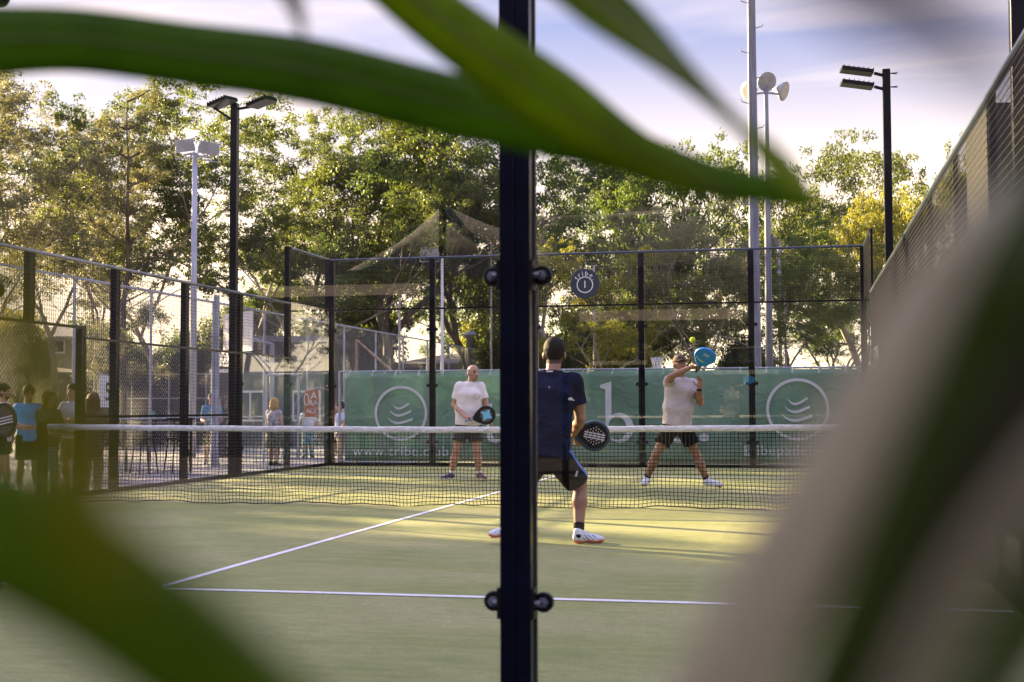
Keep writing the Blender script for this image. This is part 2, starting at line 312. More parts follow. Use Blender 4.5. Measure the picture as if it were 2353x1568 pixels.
def wall(name, label, o, ux, spans, inward, glassm, boxd=(.115, .07), gate=None, clampside=None, near=False):
    """spans: list of (length, glass height, top height); posts between the spans"""
    o = Vector(o); ux = Vector(ux); T = thing(name, label, 'court enclosure', o); inn = Vector(inward); rz = math.atan2(ux.y, ux.x)
    s = 0.0; pos = [0.0]
    for sp in spans: s += sp[0]; pos.append(s)
    for i, p in enumerate(pos):
        h = max(spans[max(i-1, 0)][2], spans[min(i, len(spans)-1)][2]); z0 = 0.0
        if gate and i == gate[0]: z0 = 2.15
        if gate and i == gate[0]-1: h = 2.16
        m = MB(); q = o+ux*p - inn*(boxd[1]/2+.016)
        m.box((q.x, q.y, (h+z0)/2), (boxd[0], boxd[1], h-z0), rz)
        if near: m.box((q.x-inn.x*.0372, q.y-inn.y*.0372, h/2), (.004, .006, h), rz)
        if near: gq = MB(); gq.box(((o+ux*p).x, (o+ux*p).y, h/2), (boxd[0]+.014, .012, h), rz); gq.build('reflection_strip', mat('reflection_grey', (.13, .12, .12), .4), T)  # added grey strip standing for the grazing sky reflection along the post
        if z0 == 0: m.box((q.x, q.y, .006), (boxd[0]+.05, boxd[1]+.06, .012), rz)
        m.build('post', NAVY, T, bevel=.004)
    for i, sp in enumerate(spans):
        a = o+ux*pos[i]; w = sp[0]; gh, top = sp[1], sp[2]; off = -inn*.05
        m = MB()
        rails = [top-.025, 3.0] if top > 3.5 else [top-.025]
        if gh < 2.5: rails += [2.0]
        if gh == 0: rails += [1.0]
        isgate = gate and i in gate[1]
        if isgate: rails = [top-.025, 2.13]
        m2 = MB()
        for z in rails:
            r_ = .024 if z > top-.1 else .016
            (m2 if z > top-.1 else m).bar(a+ux*.0+off*.3+Vector((0, 0, z)), a+ux*w+off*.3+Vector((0, 0, z)), r_*2, n=8 if z > top-.1 else 4)
        if not isgate: m.bar(a-inn*.03+Vector((0, 0, .03)), a+ux*w-inn*.03+Vector((0, 0, .03)), .05)
        m.build('rail', NAVY, T); m2.build('top_rail', RAILTOP, T, smooth=False)
        mz0 = 2.15 if isgate else gh
        if top-mz0 > .2:
            m = MB(); wiremesh(m, a-inn*.005, ux, w, mz0, top-.03); m.build('mesh_panel', WIRE, T)
        if gh > 0 and not isgate:
            m = MB(); c_ = a+ux*w/2; m.box((c_.x, c_.y, gh/2+.03), (w-.012, .012, gh-.06), rz); m.build('glass_pane', glassm, T)
            for e in (0.0, 1.0):
                for zc_ in ((.46, 1.53, 2.6) if gh > 2.5 else (.46, 1.5)):
                    m = MB(); sgn = 1 if e == 0 else -1; p = a+ux*(w*e+sgn*.083)+Vector((0, 0, zc_)); q = a+ux*(w*e+sgn*.055)+Vector((0, 0, zc_))
                    m.lathe(p-inn*.032, inn, [(0, .030), (.003, .033), (.02, .033), (.024, .030)], 20)
                    m.bar(p-inn*.034, q-inn*.034, .045, .012)
                    m.box(q-inn*.05, (.012, .06, .10), rz)
                    m.lathe(p-inn*.034, -inn, [(0, .018), (.012, .018), (.013, .010), (.022, .010)], 6, mi=1)
                    m.lathe(q-inn*.06+ux*sgn*.006, ux*sgn, [(0, .011), (.018, .011)], 6, mi=1)
                    m.build('clamp', [BLACK, CHROME], T)
    return T
RAILTOP = mat('rail_top_paint', (0.03, 0.045, 0.075), 0.3, 0.0, var=0.3, coat=0.5)
wall('court_end_wall', 'navy framed glass end wall with mesh top, in front of the green banner', (XL, YF, 0), (1, 0, 0),
     [(XL*-1-3, 3, 4), (2, 3, 4), (2, 3, 4), (2, 3, 4), (XR-3, 3, 4)], (0, -1, 0), GLASSF)
NPX = at_y(1179, 784, YN-.1).x; print('near post x', NPX)
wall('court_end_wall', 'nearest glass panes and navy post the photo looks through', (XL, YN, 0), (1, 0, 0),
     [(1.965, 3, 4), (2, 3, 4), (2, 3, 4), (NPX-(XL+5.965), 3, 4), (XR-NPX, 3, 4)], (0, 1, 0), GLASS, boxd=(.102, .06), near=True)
wall('court_side_wall', 'left mesh side wall of the court with a gate opening at the net', (XL, YF, 0), (0, -1, 0),
     [(2.09, 3, 4), (2.12, 2, 3), (1.98, 0, 3), (2.08, 0, 3), (.86, 0, 3), (1.19, 0, 3), (1.1, 0, 3), (1.9, 0, 3), (2, 0, 3), (1.3, 2, 3), (YF-YN-16.62, 3, 4)], (1, 0, 0), GLASSF, boxd=(.115, .09), gate=(6, (5, 6)))
wall('court_side_wall', 'right mesh side wall of the court, seen almost edge on', (XR, YF, 0), (0, -1, 0),
     [(2.15, 3, 4), (2, 2, 3), (2, 0, 3), (2, 0, 3), (1, 0, 3), (1, 0, 3), (1, 0, 3), (1, 0, 3), (2, 0, 3), (2, 0, 3), (2, 0, 3), (2, 2, 3), (YF-YN-20.15+.0, 3, 3)], (-1, 0, 0), GLASSF, boxd=(.05, .04), gate=(6, (5, 6)))

# ------------------------------------------------------------------ net
T = thing('court_net', 'long black court net with white top tape across the middle of the turf', 'net', (0, 0, 0))
random.seed(3)
XN0, XN1 = -4.93, 4.93
def ntop(x): return .885+.035*(abs(x)/5)**1.6
def nsag(x, z):                                   # the loose skirt billows and gathers near the ground
    k = max(0, 1-z/.45)
    return (.028*math.sin(x*2.1+.6)+.018*math.sin(x*5.3+1))*k
def nz_(x, f): return .02+(ntop(x)-.05-.02)*f + (.012*math.sin(x*3.1)+.008*math.sin(x*7.7+2)+.004*math.sin(x*17))*(1-f)**2
m = MB(); NC = int((XN1-XN0)/.043); NR = 21
grid = []
for i in range(NC+1):
    x = XN0+(XN1-XN0)*i/NC; col_ = []
    for j in range(NR+1):
        f = j/NR; z = nz_(x, f); xx = x+.010*math.sin(x*6+f*9)*(1-f)+random.uniform(-.002, .002)
        col_.append(Vector((xx, nsag(x, z), z)))
    grid.append(col_)
for i in range(NC+1):
    for j in range(0, NR): m.bar(grid[i][j], grid[i][j+1], .0074, n=3, caps=False)
for j in range(NR+1):
    for i in range(NC): m.bar(grid[i][j], grid[i+1][j], .0074 if j else .012, n=3, caps=False)
m.build('mesh', CORD, T)
m = MB(); k = 240; vs = []; random.seed(5)
for i in range(k+1):
    x = XN0+(XN1-XN0)*i/k; zt = ntop(x)+.002*math.sin(x*9); wv = .0018*math.sin(x*31)+.0015*math.sin(x*47+1)
    for (dy_, dz) in ((-.007-wv, -.002), (0, .003), (.007, -.002), (.008+wv, -.060+wv), (0, -.063), (-.008-wv*2, -.059-wv)): vs.append((x, dy_, zt+dz))
fs = [(i*6+q, i*6+(q+1) % 6, (i+1)*6+(q+1) % 6, (i+1)*6+q) for i in range(k) for q in range(6)]
m.add(vs, fs+[(0, 1, 2, 3, 4, 5), tuple(k*6+q for q in (5, 4, 3, 2, 1, 0))]); m.build('top_tape', TAPE, T, smooth=True)
for sx_ in (-1, 1):
    m = MB(); m.box((sx_*4.99, 0, .47), (.10, .09, .94)); m.box((sx_*4.99, 0, .945), (.11, .10, .012)); m.box((sx_*4.99, 0, .008), (.22, .22, .014)); m.build('post', NAVY, T, bevel=.003)
m = MB(); m.box((0, -.012, .44), (.05, .004, .88)); 
# ------------------------------------------------------------------ banner on the low fence behind the court
BY = 11.9
GREEN = mat('banner_green', (0.21, 0.35, 0.265), 0.7, col2=(0.33, 0.48, 0.39), vscale=0.9, detail=5, trans=0.45, bump=0.6, bscale=3.2, bdist=.06)
BWHITE = mat('banner_white', (0.84, 0.84, 0.88), 0.7, var=0.04, trans=0.35)
def chainlink(mb, o, ux, w, z0, z1, sp=.085, th=.0045):
    o = Vector(o); ux = Vector(ux); h = z1-z0; off = Vector((ux.y, -ux.x, 0))*th
    i = -h
    while i < w:
        for sg in (1, -1):
            a0, b0 = (i, i+h)
            za_, zb_ = (z0, z1) if sg == 1 else (z1, z0)
            s0, s1 = max(a0, 0), min(b0, w)
            if s1 > s0:
                f0, f1 = (s0-a0)/h, (s1-a0)/h
                mb.bar(o+ux*s0+off*(sg*.5)+Vector((0, 0, za_+(zb_-za_)*f0)), o+ux*s1+off*(sg*.5)+Vector((0, 0, za_+(zb_-za_)*f1)), th, n=3, caps=False)
        i += sp
Lb = at_y(792, 858, BY); Rb = at_y(2020, 846, BY); Bb = at_y(1200, 1066, BY)
ztop = (Lb.z+Rb.z)/2; zbot = max(.02, Bb.z)
Rx = 6.3
T = thing('banner_fence', 'low galvanised chain link fence carrying the green banner', 'fence', (0, BY+.12, GZ))
for i in range(8):
    x = Lb.x-.15+i*(Rx+.3-Lb.x)/7; m = MB(); m.bar((x, BY+.12, GZ), (x, BY+.12, ztop+.05), .05, n=10); m.build('post', GREYS, T, smooth=False)
m = MB(); m.bar((Lb.x-.15, BY+.12, ztop+.03), (Rx+.3, BY+.12, ztop+.03), .04, n=8); m.build('top_rail', GREYS, T)
m = MB(); chainlink(m, (Lb.x-.15, BY+.10, 0), (1, 0, 0), Rx+.45-Lb.x, GZ, ztop+.03, .07); m.build('wire_mesh', CWIRE, T)
T = thing('banner', 'long green club banner with white circle emblems and lettering', 'banner', (0, BY, zbot))
m = MB(); nx, nzz = 120, 14; vs = []
def bwave(x, f): return .012*math.sin(x*3.2+f*2)+.008*math.sin(x*8.1+1)+.01*math.sin(f*5+x*.7)
for i in range(nx+1):
    for j in range(nzz+1):
        x = Lb.x+(Rx-Lb.x)*i/nx; f = j/nzz; vs.append((x, BY+bwave(x, f), zbot+(ztop-zbot)*f+(.008*math.sin(x*2.2)+.006*math.sin(x*6))*(1 if j == nzz else 0)))
fs = [(i*(nzz+1)+j, (i+1)*(nzz+1)+j, (i+1)*(nzz+1)+j+1, i*(nzz+1)+j+1) for i in range(nx) for j in range(nzz)]
m.add(vs, fs); o = m.build('cloth', GREEN, T, smooth=True); sm = o.modifiers.new('thick', 'SOLIDIFY'); sm.thickness = .002
for i in range(24):
    x = Lb.x+.1+i*(Rx-.2-Lb.x)/23; m = MB(); m.tube([(x+.022*math.cos(t_), BY-.016, ztop-.05+.022*math.sin(t_)) for t_ in np.linspace(0, 2*math.pi, 11)], .006, 5, False); m.bar((x, BY-.015, ztop-.03), (x+.01, BY+.06, ztop+.05), .008, n=4); m.build('eyelet', WHITE, T)
def emblem(px, py, r_px):
    c = at_y(px, py, BY-.035); s_ = r_px/F*(c-Vector(CAM)).dot(Vector(_f))
    Tm = Matrix.Translation(c) @ FACE_S.to_4x4() @ Matrix.Scale(s_, 4)
    shape_mesh('emblem_ring', [circle(1.0, 72), circle(.905, 72)], BWHITE, T, Tm, .004)
    for (x0, y0, x1, y1, w) in ((-.33, .38, .28, .34, .085), (-.43, .14, .35, .065, .09), (-.52, -.12, .41, -.225, .095)):
        top, bot = [], []
        for k in range(21):
            t_ = k/20; x = x0+(x1-x0)*t_; sag = -.27*math.sin(math.pi*min(1, t_*1.0)**.8)*(1-.25*t_)
            yy = y0+(y1-y0)*t_+sag*.8; hw = w*(.08+.92*min(1, t_*2.6)**.7)*.5
            top.append((x, yy+hw)); bot.append((x, yy-hw))
        ex, ey = x1, (top[-1][1]+bot[-1][1])/2
        cap = [(ex+w*.5*math.cos(a_), ey+w*.5*math.sin(a_)) for a_ in np.linspace(math.pi/2, -math.pi/2, 9)[1:-1]]
        shape_mesh('emblem_wave', [top+cap+bot[::-1]], BWHITE, T, Tm, .004)
emblem(921, 950, 63); emblem(1833, 941, 71.5)
def btext(txt, px, py, hpx, sp=1.0):
    c = at_y(px, py, BY-.035); D_ = (c-Vector(CAM)).dot(Vector(_f)); return text_mesh('lettering', txt, hpx/F*D_, BWHITE, T, c, FACE_S, space=sp)
btext('www.tribe.club', 920, 1038, 33, 1.12)
btext('tribepadelwellness', 1852, 1036, 33, 1.12)
# small camera badge before the handle: rounded square with ring and dot
c = at_y(1722, 1036, BY-.035); Tm = Matrix.Translation(c) @ FACE_S.to_4x4()
def rrect(w, h, r, n=6, cx=0, cy=0): return [(cx+sx_*(w-r)+r*math.cos(a_), cy+sy_*(h-r)+r*math.sin(a_)) for sx_, sy_, a0 in ((1, 1, 0), (-1, 1, 90), (-1, -1, 180), (1, -1, 270)) for a_ in [R(a0+90*k/n) for k in range(n+1)]]
shape_mesh('badge', [rrect(.10, .10, .03), rrect(.085, .085, .025), circle(.05, 24), circle(.035, 24), circle(.01, 8, .058, .058)], BWHITE, T, Tm, .003)
# large serif word: t r i b e .
def slab(x0, x1, y0, y1): return [(x0, y0), (x1, y0), (x1, y1), (x0, y1)]
def big(splines, px, py, s_px, nm='lettering'):
    c = at_y(px, py, BY-.037); D_ = (c-Vector(CAM)).dot(Vector(_f)); Tm = Matrix.Translation(c) @ FACE_S.to_4x4() @ Matrix.Scale(s_px/F*D_, 4)
    return shape_mesh(nm, splines, BWHITE, T, Tm, .004)
def arc(cx, cy, rx, ry, a0, a1, n=18): return [(cx+rx*math.cos(R(a0+(a1-a0)*k/n)), cy+ry*math.sin(R(a0+(a1-a0)*k/n))) for k in range(n+1)]
XH = 65.0   # unit: px; letters' baseline at y 1018, x-height 65, ascender 140
tt = [(-.16, 1.30), (-.16, 1.0), (-.40, 1.0), (-.40, .92), (-.16, .92), (-.16, .28)]+arc(.16, .26, .32, .30, 180, 300, 12)+[(.52, .10), (.46, .16)]+arc(.22, .27, .17, .17, 290, 180, 8)+[(.05, .92), (.42, .92), (.42, 1.0), (.05, 1.0), (.05, 1.38)]
big([tt], 1128, 1016, XH)
rr_ = [(-.4, 0), (.2, 0), (.2, .05), (.02, .08), (.02, .62)]+arc(.28, .62, .24, .26, 180, 60, 8)+[(.58, .76), (.62, .98), (.4, 1.03), (.15, .92), (.02, .8), (.02, 1.04), (-.4, .98), (-.4, .93), (-.2, .9), (-.2, .08), (-.4, .05)]
big([rr_], 1205, 1016, XH)
ii = [(-.3, 0), (.3, 0), (.3, .05), (.11, .08), (.11, 1.04), (-.3, .98), (-.3, .93), (-.11, .9), (-.11, .08), (-.3, .05)]
big([ii], 1290, 1016, XH); big([circle(.15, 24, 0, 1.38)], 1290, 1016, XH)
bb = [(-.50, 2.02), (-.10, 2.14), (-.10, .95)]+arc(.18, .50, .50, .53, 118, -128, 26)+[(-.20, .02), (-.32, .04), (-.32, 1.86), (-.50, 1.92)]
big([bb, arc(.10, .49, .33, .41, 150, -190, 30)[:-2]], 1412, 1016, XH)
ee = arc(0, .5, .50, .53, 18, 318, 34)+[(.40, .24)]+arc(.04, .47, .33, .38, 315, 190, 14)+[(-.30, .52), (.5, .52)]
big([ee, [(-.29, .60), (.27, .60)]+arc(0, .68, .27, .27, 10, 170, 10)], 1560, 1016, XH)
big([circle(.16, 24)], 1618, 1006, XH)
# ------------------------------------------------------------------ round court sign on the end wall mesh
c = at_y(1344, 652, YF-.06); s_ = 34/F*(c-Vector(CAM)).dot(Vector(_f))
T = thing('court_sign', 'round navy court number sign hung on the end wall mesh', 'sign', c)
SIGN = mat('sign_navy', (0.018, 0.028, 0.06), 0.5)
m = MB(); m.lathe(c+Vector((0, .008, 0)), (0, -1, 0), [(0, s_), (.008, s_), (.010, s_*.98)], 48); m.build('disc', SIGN, T)
Tm = Matrix.Translation(c+Vector((0, -.006, 0))) @ FACE_S.to_4x4() @ Matrix.Scale(s_, 4)
shape_mesh('ring', [circle(.56, 48, 0, -.08), circle(.50, 48, 0, -.08)], WHITE, T, Tm, .002)
text_mesh('number', '1', s_*.72, WHITE, T, c+Vector((0, -.006, -.08*s_)), FACE_S)
for ch, a_ in zip('tribe.', (142, 121, 102, 81, 55, 30)):
    rr2 = .76; p = c+Vector((rr2*s_*math.cos(R(a_)), -.006, (rr2*math.sin(R(a_))-.08)*s_))
    text_mesh('letter', ch, s_*.46, WHITE, T, p, Matrix.Rotation(-R(a_-90), 3, 'Y') @ FACE_S)

# ------------------------------------------------------------------ floodlight poles
def court_light(px, top_py, D, label, toward, tilt=-14, w=.14, spread=0):
    base = at(px, top_py, D); x, y, zt = base
    T = thing('floodlight_pole', label, 'floodlight', (x, y, 0), 'court floodlight poles')
    m = MB(); m.box((x, y, zt/2), (w*.8, w*.8, zt)); m.box((x, y, .01), (.3, .3, .02)); m.build('pole', NAVY, T, bevel=.006)
    tw = Vector(toward).normalized(); side = Vector((-tw.y, tw.x, 0))
    for k in (0, 1):
        hd = MB(); M = Matrix.Rotation(math.atan2(tw.y, tw.x), 3, 'Z') @ Matrix.Rotation(R(-tilt), 3, 'Y')
        c_ = Vector((x, y, zt-.05-(0 if spread else .20)*k)) + tw*(.42-.5*spread*k) + side*(spread*(1-2*k)*.2) + Vector((0, 0, .04))
        hd.box(c_, (.46, .28, .05), M=M)
        for q in range(7): hd.box(c_+M @ Vector((-.22+q*.07, 0, .035)), (.008, .28, .03), M=M)
        hd.bar(Vector((x, y, zt-.1-.20*k)), c_-M @ Vector((.25, 0, 0)), .04)
        for q in (-1, 1): hd.bar(Vector((x, y, zt-.06-.2*k))-tw*.05, Vector((x, y, zt-.06-.2*k))-tw*.16+side*.04*q, .012)
        h_ = hd.build('lamp_head', NAVY, T, bevel=.004)
        l_ = MB(); l_.box(c_+M @ Vector((0, 0, -.028)), (.46, .24, .008), M=M); l_.build('lens', mat('lamp_lens', (.10, .12, .08), .25), h_)
    return T
court_light(540, 238, 22.0, 'tall navy court floodlight pole with two flat heads, left of the court', (1, -.5, 0), tilt=8, spread=1)
court_light(2036, 160, 19.6, 'navy court floodlight pole with two heads, against the sky on the right', (-1, -.1, 0), tilt=9)
court_light(2328, -420, 8.6, 'navy floodlight post rising behind the nearest side mesh, top right', (-1, 0, 0), w=.12)

def round_pole(px, top_py, D, label, lamps, wpx, wtop=None, mt=None, spikes=False, zb=GZ, arm=.45, cat='floodlight'):
    p = at(px, top_py, D); T = thing('light_pole', label, cat, (p.x, p.y, zb)); rb = wpx/F*D/2; rt = (wtop or wpx)/F*D/2
    m = MB(); m.tube([(p.x, p.y, zb), (p.x, p.y, zb+(p.z-zb)*.5), (p.x, p.y, p.z)], [rb, (rb+rt)/2, rt], n=14 if not spikes else 8); m.build('pole', mt or PALE, T, smooth=not spikes)
    rv, fv = Vector(_r), Vector((_f[0], _f[1], 0)).normalized()
    if spikes:
        m = MB(); z = 6.0; k = 0
        while z < p.z-.2:
            sg = 1 if k % 2 else -1; q = Vector((p.x, p.y, z)); m = MB(); m.tube([q+rv*sg*rb*.5, q+rv*sg*(rb+.10)+Vector((0, 0, .05)), q+rv*sg*(rb+.13)+Vector((0, 0, .11))], [.014, .014, .012], 6); m.build('climbing_peg', GREYS, T); z += .62; k += 1
    for (ox, oz, kind, az) in lamps:
        q = Vector((p.x, p.y, p.z))+rv*ox+Vector((0, 0, oz))
        a_ = MB(); a_.tube([Vector((p.x, p.y, p.z-.1+min(0, oz))), Vector((p.x, p.y, p.z+oz-.05)), q-Vector((0, 0, .1))], .03, 8); a_.build('bracket', GREYS, T)
        d = (-fv*math.cos(az)+rv*math.sin(az)-Vector((0, 0, .35))).normalized()
        if kind == 'round':
            m = MB(); m.lathe(q-d*.12, d, [(-.12, .06), (-.05, .07), (0, .11), (.14, .245), (.19, .26), (.21, .26), (.205, .235)], 24, 0); m.build('lamp_head', GREYS, T, smooth=True)
            m = MB(); m.lathe(q-d*.12, d, [(.198, .235), (.212, .20)], 24); m.build('lens', mat('lens_grey', (.33, .33, .34), .3, var=.15), T)
        else:
            M = d.to_track_quat('Z', 'Y').to_matrix(); m = MB(); m.box(q+Vector((0, 0, .16)), (.62, .34, .07), M=M)
            for e in range(8): m.box(q+Vector((0, 0, .16))-d*.05+M @ Vector((-.27+.077*e, 0, 0)), (.01, .32, .05), M=M)
            m.build('lamp_head', GREYS, T)
            m = MB(); hx = M @ Vector((.33, 0, 0))
            m.tube([q+Vector((0, 0, .16))+hx, q+hx-Vector((0, 0, .2)), q-hx-Vector((0, 0, .2)), q+Vector((0, 0, .16))-hx], .018, 6); m.build('yoke', GREYS, T)
    return T
round_pole(448, 352, 37.5, 'pale round floodlight pole with two framed lamps behind the left mesh', [(-.28, .05, 'flat', -.5), (.38, -.02, 'flat', .8)], 17, 12)
round_pole(1722, -330, 33, 'thick grey climbing pole with pegs running out of the top of the picture', [], 29, 15, CONC, True, cat='pole')
round_pole(1760, 196, 36, 'slim grey pole with three round floodlights beside the thick climbing pole', [(.0, .10, 'round', .2), (.42, -.15, 'round', 1.0), (-.42, -.15, 'round', -1.0)], 21, 10, CONC)
round_pole(1790, 560, 60, 'short distant pole with two round lamps right of the thick pole', [(-.25, .1, 'round', -.3), (.42, .1, 'round', .4)], 9, 8, PALE)
round_pole(1016, 592, 48, 'thin white street lamp pole behind the end wall glass on the left', [(-.45, .05, 'flat', 0)], 9, 6, WHITE, cat='street lamp')
for px, ty, D, w_, lab in ((918, 690, 44, 6, 'thin bare grey mast behind the left half of the end wall'), (1128, 560, 50, 6, 'thin bare grey mast just left of the nearest post'),
                        (1365, 610, 46, 7, 'thin bare mast directly under the round court sign'), (1690, 700, 70, 5, 'faint distant mast left of the thick climbing pole'), (1803, 640, 55, 6, 'thin bare mast right of the short two lamp pole')):
    round_pole(px, ty, D, lab, [], w_, w_*.8, mat('weathered_mast', (.30, .26, .26), .7, var=.2), cat='mast')

# ------------------------------------------------------------------ tall chain link fence along the ball courts (left)
FX = -9.45
T = thing('chain_link_fence', 'tall galvanised chain link fence running past the left side of the court', 'fence', (FX, 20, GZ))
y0 = at_x(172, 637, FX).y; sp_ = 3.05; ys = [y0+sp_*k for k in range(-3, 13)]
for y in ys:
    if abs(y-at_x(494, 690, FX).y) < 1.4: pass
    m = MB(); m.bar((FX, y, GZ), (FX, y, 3.60), .06, n=10); m.build('post', GREYS, T)
yy = at_x(494, 690, FX).y; m = MB(); m.bar((FX+.04, yy, GZ), (FX+.04, yy, 3.74), .15, n=12); m.build('gate_post', GREYS, T)
m = MB(); m.bar((FX, ys[0], 3.57), (FX, ys[-1], 3.57), .05, n=8); m.build('top_rail', GREYS, T)
m = MB(); m.bar((FX, ys[0], .9), (FX, ys[-1], .9), .04, n=8); m.build('middle_rail', GREYS, T)
m = MB(); chainlink(m, (FX-.02, ys[0], 0), (0, 1, 0), ys[-1]-ys[0], GZ, 3.57, .10, .0052); m.build('wire_mesh', CWIRE, T)
m = MB(); a_ = at(820, 782, 31); b_ = at(912, 858, 30)
m.bar(a_, b_+Vector((.6, 0, -.55)), .05, n=8); m.bar((a_.x, a_.y, GZ), a_, .06, n=8)
tag(m.build('brace_post', mat('rusted_pipe', (.30, .20, .13), .7, var=.3)), 'rusty slanting brace and its post left of the banner emblem', 'brace')
# white notice on the fence
p = at_x(247, 900, FX+.05); m = MB(); m.box(p, (.012, .62, .62)); o = m.build('notice', WHITE); tag(o, 'small white notice with a black number wired to the tall fence', 'notice')
FE = Matrix(((0, 0, 1), (1, 0, 0), (0, 1, 0)))
text_mesh('number', '5', .5, BLACK, o, p+Vector((.012, 0, -.02)), FE)

# ------------------------------------------------------------------ orange banner + table + ball court furniture
OR = mat('banner_orange', (.42, .12, .05), .7, var=.1)
p = at(716, 928, 33); q = at(731, 928, 33)
T = thing('poster', 'orange poster with white lettering tied to the fence beside the court corner', 'poster', p)
MR = Matrix.Rotation(-YAW+R(-12), 3, 'Z')
m = MB(); m.box(p, (.36, .012, .66), M=MR); m.build('sheet', OR, T)
for tx, dx_, dz_, sz in (('A', .06, .19, .26), ('RA', .05, .02, .17), ('ACE', 0.0, -.18, .15)): text_mesh('lettering', tx, sz, WHITE, T, p+MR @ Vector((dx_, -.012, dz_)), MR @ FACE_S)
shape_mesh('emblem', [circle(.15, 24, 0, 0, .07), circle(.125, 24, 0, 0, .05)], WHITE, T, Matrix.Translation(p+MR @ Vector((-.13, -.012, .10))) @ (MR @ FACE_S).to_4x4(), .003)

def hoop(px, py, D, label, rot, bw=1.8, bh=1.05, zboard=3.95, zg=GZ, cat='basketball hoop'):
    c = at(px, py, D); T = thing('basketball_hoop', label, cat, (c.x, c.y, zg)); M = Matrix.Rotation(rot, 3, 'Z'); f_ = M @ Vector((0, -1, 0))
    m = MB(); m.box(c, (bw, .04, bh), M=M); m.build('backboard', WHITE, T)
    m = MB()
    for (a0, a1, b0, b1) in ((-.3, .3, -.15, -.13), (-.3, .3, -.47, -.45)): m.box(c+M @ Vector(((a0+a1)/2, -.024, (b0+b1)/2)), (a1-a0, .005, .04), M=M)
    for xx in (-.3, .3): m.box(c+M @ Vector((xx, -.024, -.30)), (.04, .005, .30), M=M)
    m.build('target_box', mat('hoop_marking', (.1, .1, .1), .6), T)
    zc = c.z-bh/2+.02; rc = c+f_*.40; rc.z = zc-.0
    m = MB(); m.tube([rc+Vector((.225*math.cos(t_), .225*math.sin(t_), 0)) for t_ in np.linspace(0, 2*math.pi, 25)], .012, 6); m.bar(rc-f_*.22, rc-f_*.4, .05); m.build('rim', mat('rim_orange', (.5, .13, .04), .5), T)
    m = MB()
    for k in range(12):
        for sg in (1, -1):
            pts = [rc+Vector(((.225-.11*f)*math.cos(2*math.pi*(k+sg*f*1.2)/12), (.225-.11*f)*math.sin(2*math.pi*(k+sg*f*1.2)/12), -.42*f)) for f in np.linspace(0, 1, 6)]
            m.tube(pts, .010, 4, False)
    m.build('net', WHITE, T)
    m = MB(); bk = c-f_*1.0; m.tube([(bk.x, bk.y, zg), (bk.x, bk.y, c.z-.3), c-f_*.03-Vector((0, 0, .1))], .07, 10); m.tube([(bk.x, bk.y, c.z-.9), c-f_*.03-Vector((0, 0, .4))], .04, 8); m.build('post', GREYS, T)
    return T
hoop(547, 764, 36, 'basketball hoop with tall white backboard behind the left mesh', R(-42))
hoop(60, 870, 80, 'distant basketball hoop with white backboard above the group at far left', R(5), zg=.0)
# netball ring
c = at(1510, 822, 42); T = thing('netball_hoop', 'netball ring with white net above the banner between the players', 'netball hoop', (c.x, c.y, GZ))
m = MB(); m.tube([c+Vector((.19*math.cos(t_), .19*math.sin(t_), 0)) for t_ in np.linspace(0, 2*math.pi, 21)], .012, 6); m.build('rim', GREYS, T)
m = MB()
for k in range(10):
    for sg in (1, -1): m.tube([c+Vector(((.19-.08*f)*math.cos(2*math.pi*(k+sg*f)/10), (.19-.08*f)*math.sin(2*math.pi*(k+sg*f)/10), -.42*f)) for f in np.linspace(0, 1, 5)], .010, 4, False)
m.build('net', WHITE, T)
m = MB(); m.tube([(c.x, c.y+.35, GZ), (c.x, c.y+.35, c.z)], .04, 8); m.bar(c+Vector((0, .35, 0)), c+Vector((0, .19, 0)), .02); m.build('post', GREYS, T)
# portable goal frame by the shed
T0 = at(560, 0, 34)
def pipeframe(px0, px1, pyt, pyb, D, label):
    a, b_ = at(px0, pyt, D), at(px1, pyt, D); T = thing('goal_frame', label, 'goal frame', ((a.x+b_.x)/2, (a.y+b_.y)/2, GZ))
    m = MB(); m.bar((a.x, a.y, GZ), a, .07, n=8); m.bar((b_.x, b_.y, GZ), (b_.x, b_.y, a.z), .07, n=8); m.build('upright', GREYS, T)
    m = MB(); m.bar(a, (b_.x, b_.y, a.z), .07, n=8); m.build('crossbar', GREYS, T)
pipeframe(612, 686, 862, 1060, 36, 'grey pipe goal frame standing behind the fence near the court corner')
a, b_ = at(175, 858, 50), at(560, 862, 50); T = thing('screened_fence', 'long low fence with dark screening cloth across the far side of the ball courts', 'fence', ((a.x+b_.x)/2, (a.y+b_.y)/2, GZ)); zt = (a.z+b_.z)/2
m = MB(); n9 = 9
for i in range(n9+1): q = a+(b_-a)*(i/n9); mm = MB(); mm.bar((q.x, q.y, GZ), (q.x, q.y, zt+.02), .07, n=8); mm.build('post', GREYS, T)
for z in (zt, zt-.9, zt-1.8): m.bar((a.x, a.y, z), (b_.x, b_.y, z), .05, n=6)
m.build('rail', GREYS, T)
m = MB(); dv = Vector((0, .06, 0)); m.add([Vector((a.x, a.y, GZ))+dv, Vector((b_.x, b_.y, GZ))+dv, Vector((b_.x, b_.y, zt-.1))+dv, Vector((a.x, a.y, zt-.1))+dv], [(0, 1, 2, 3)]); o = m.build('cloth', mat('screen_cloth', (.022, .023, .034), .9, var=.4, vscale=1.5), T); sm = o.modifiers.new('t', 'SOLIDIFY'); sm.thickness = .003
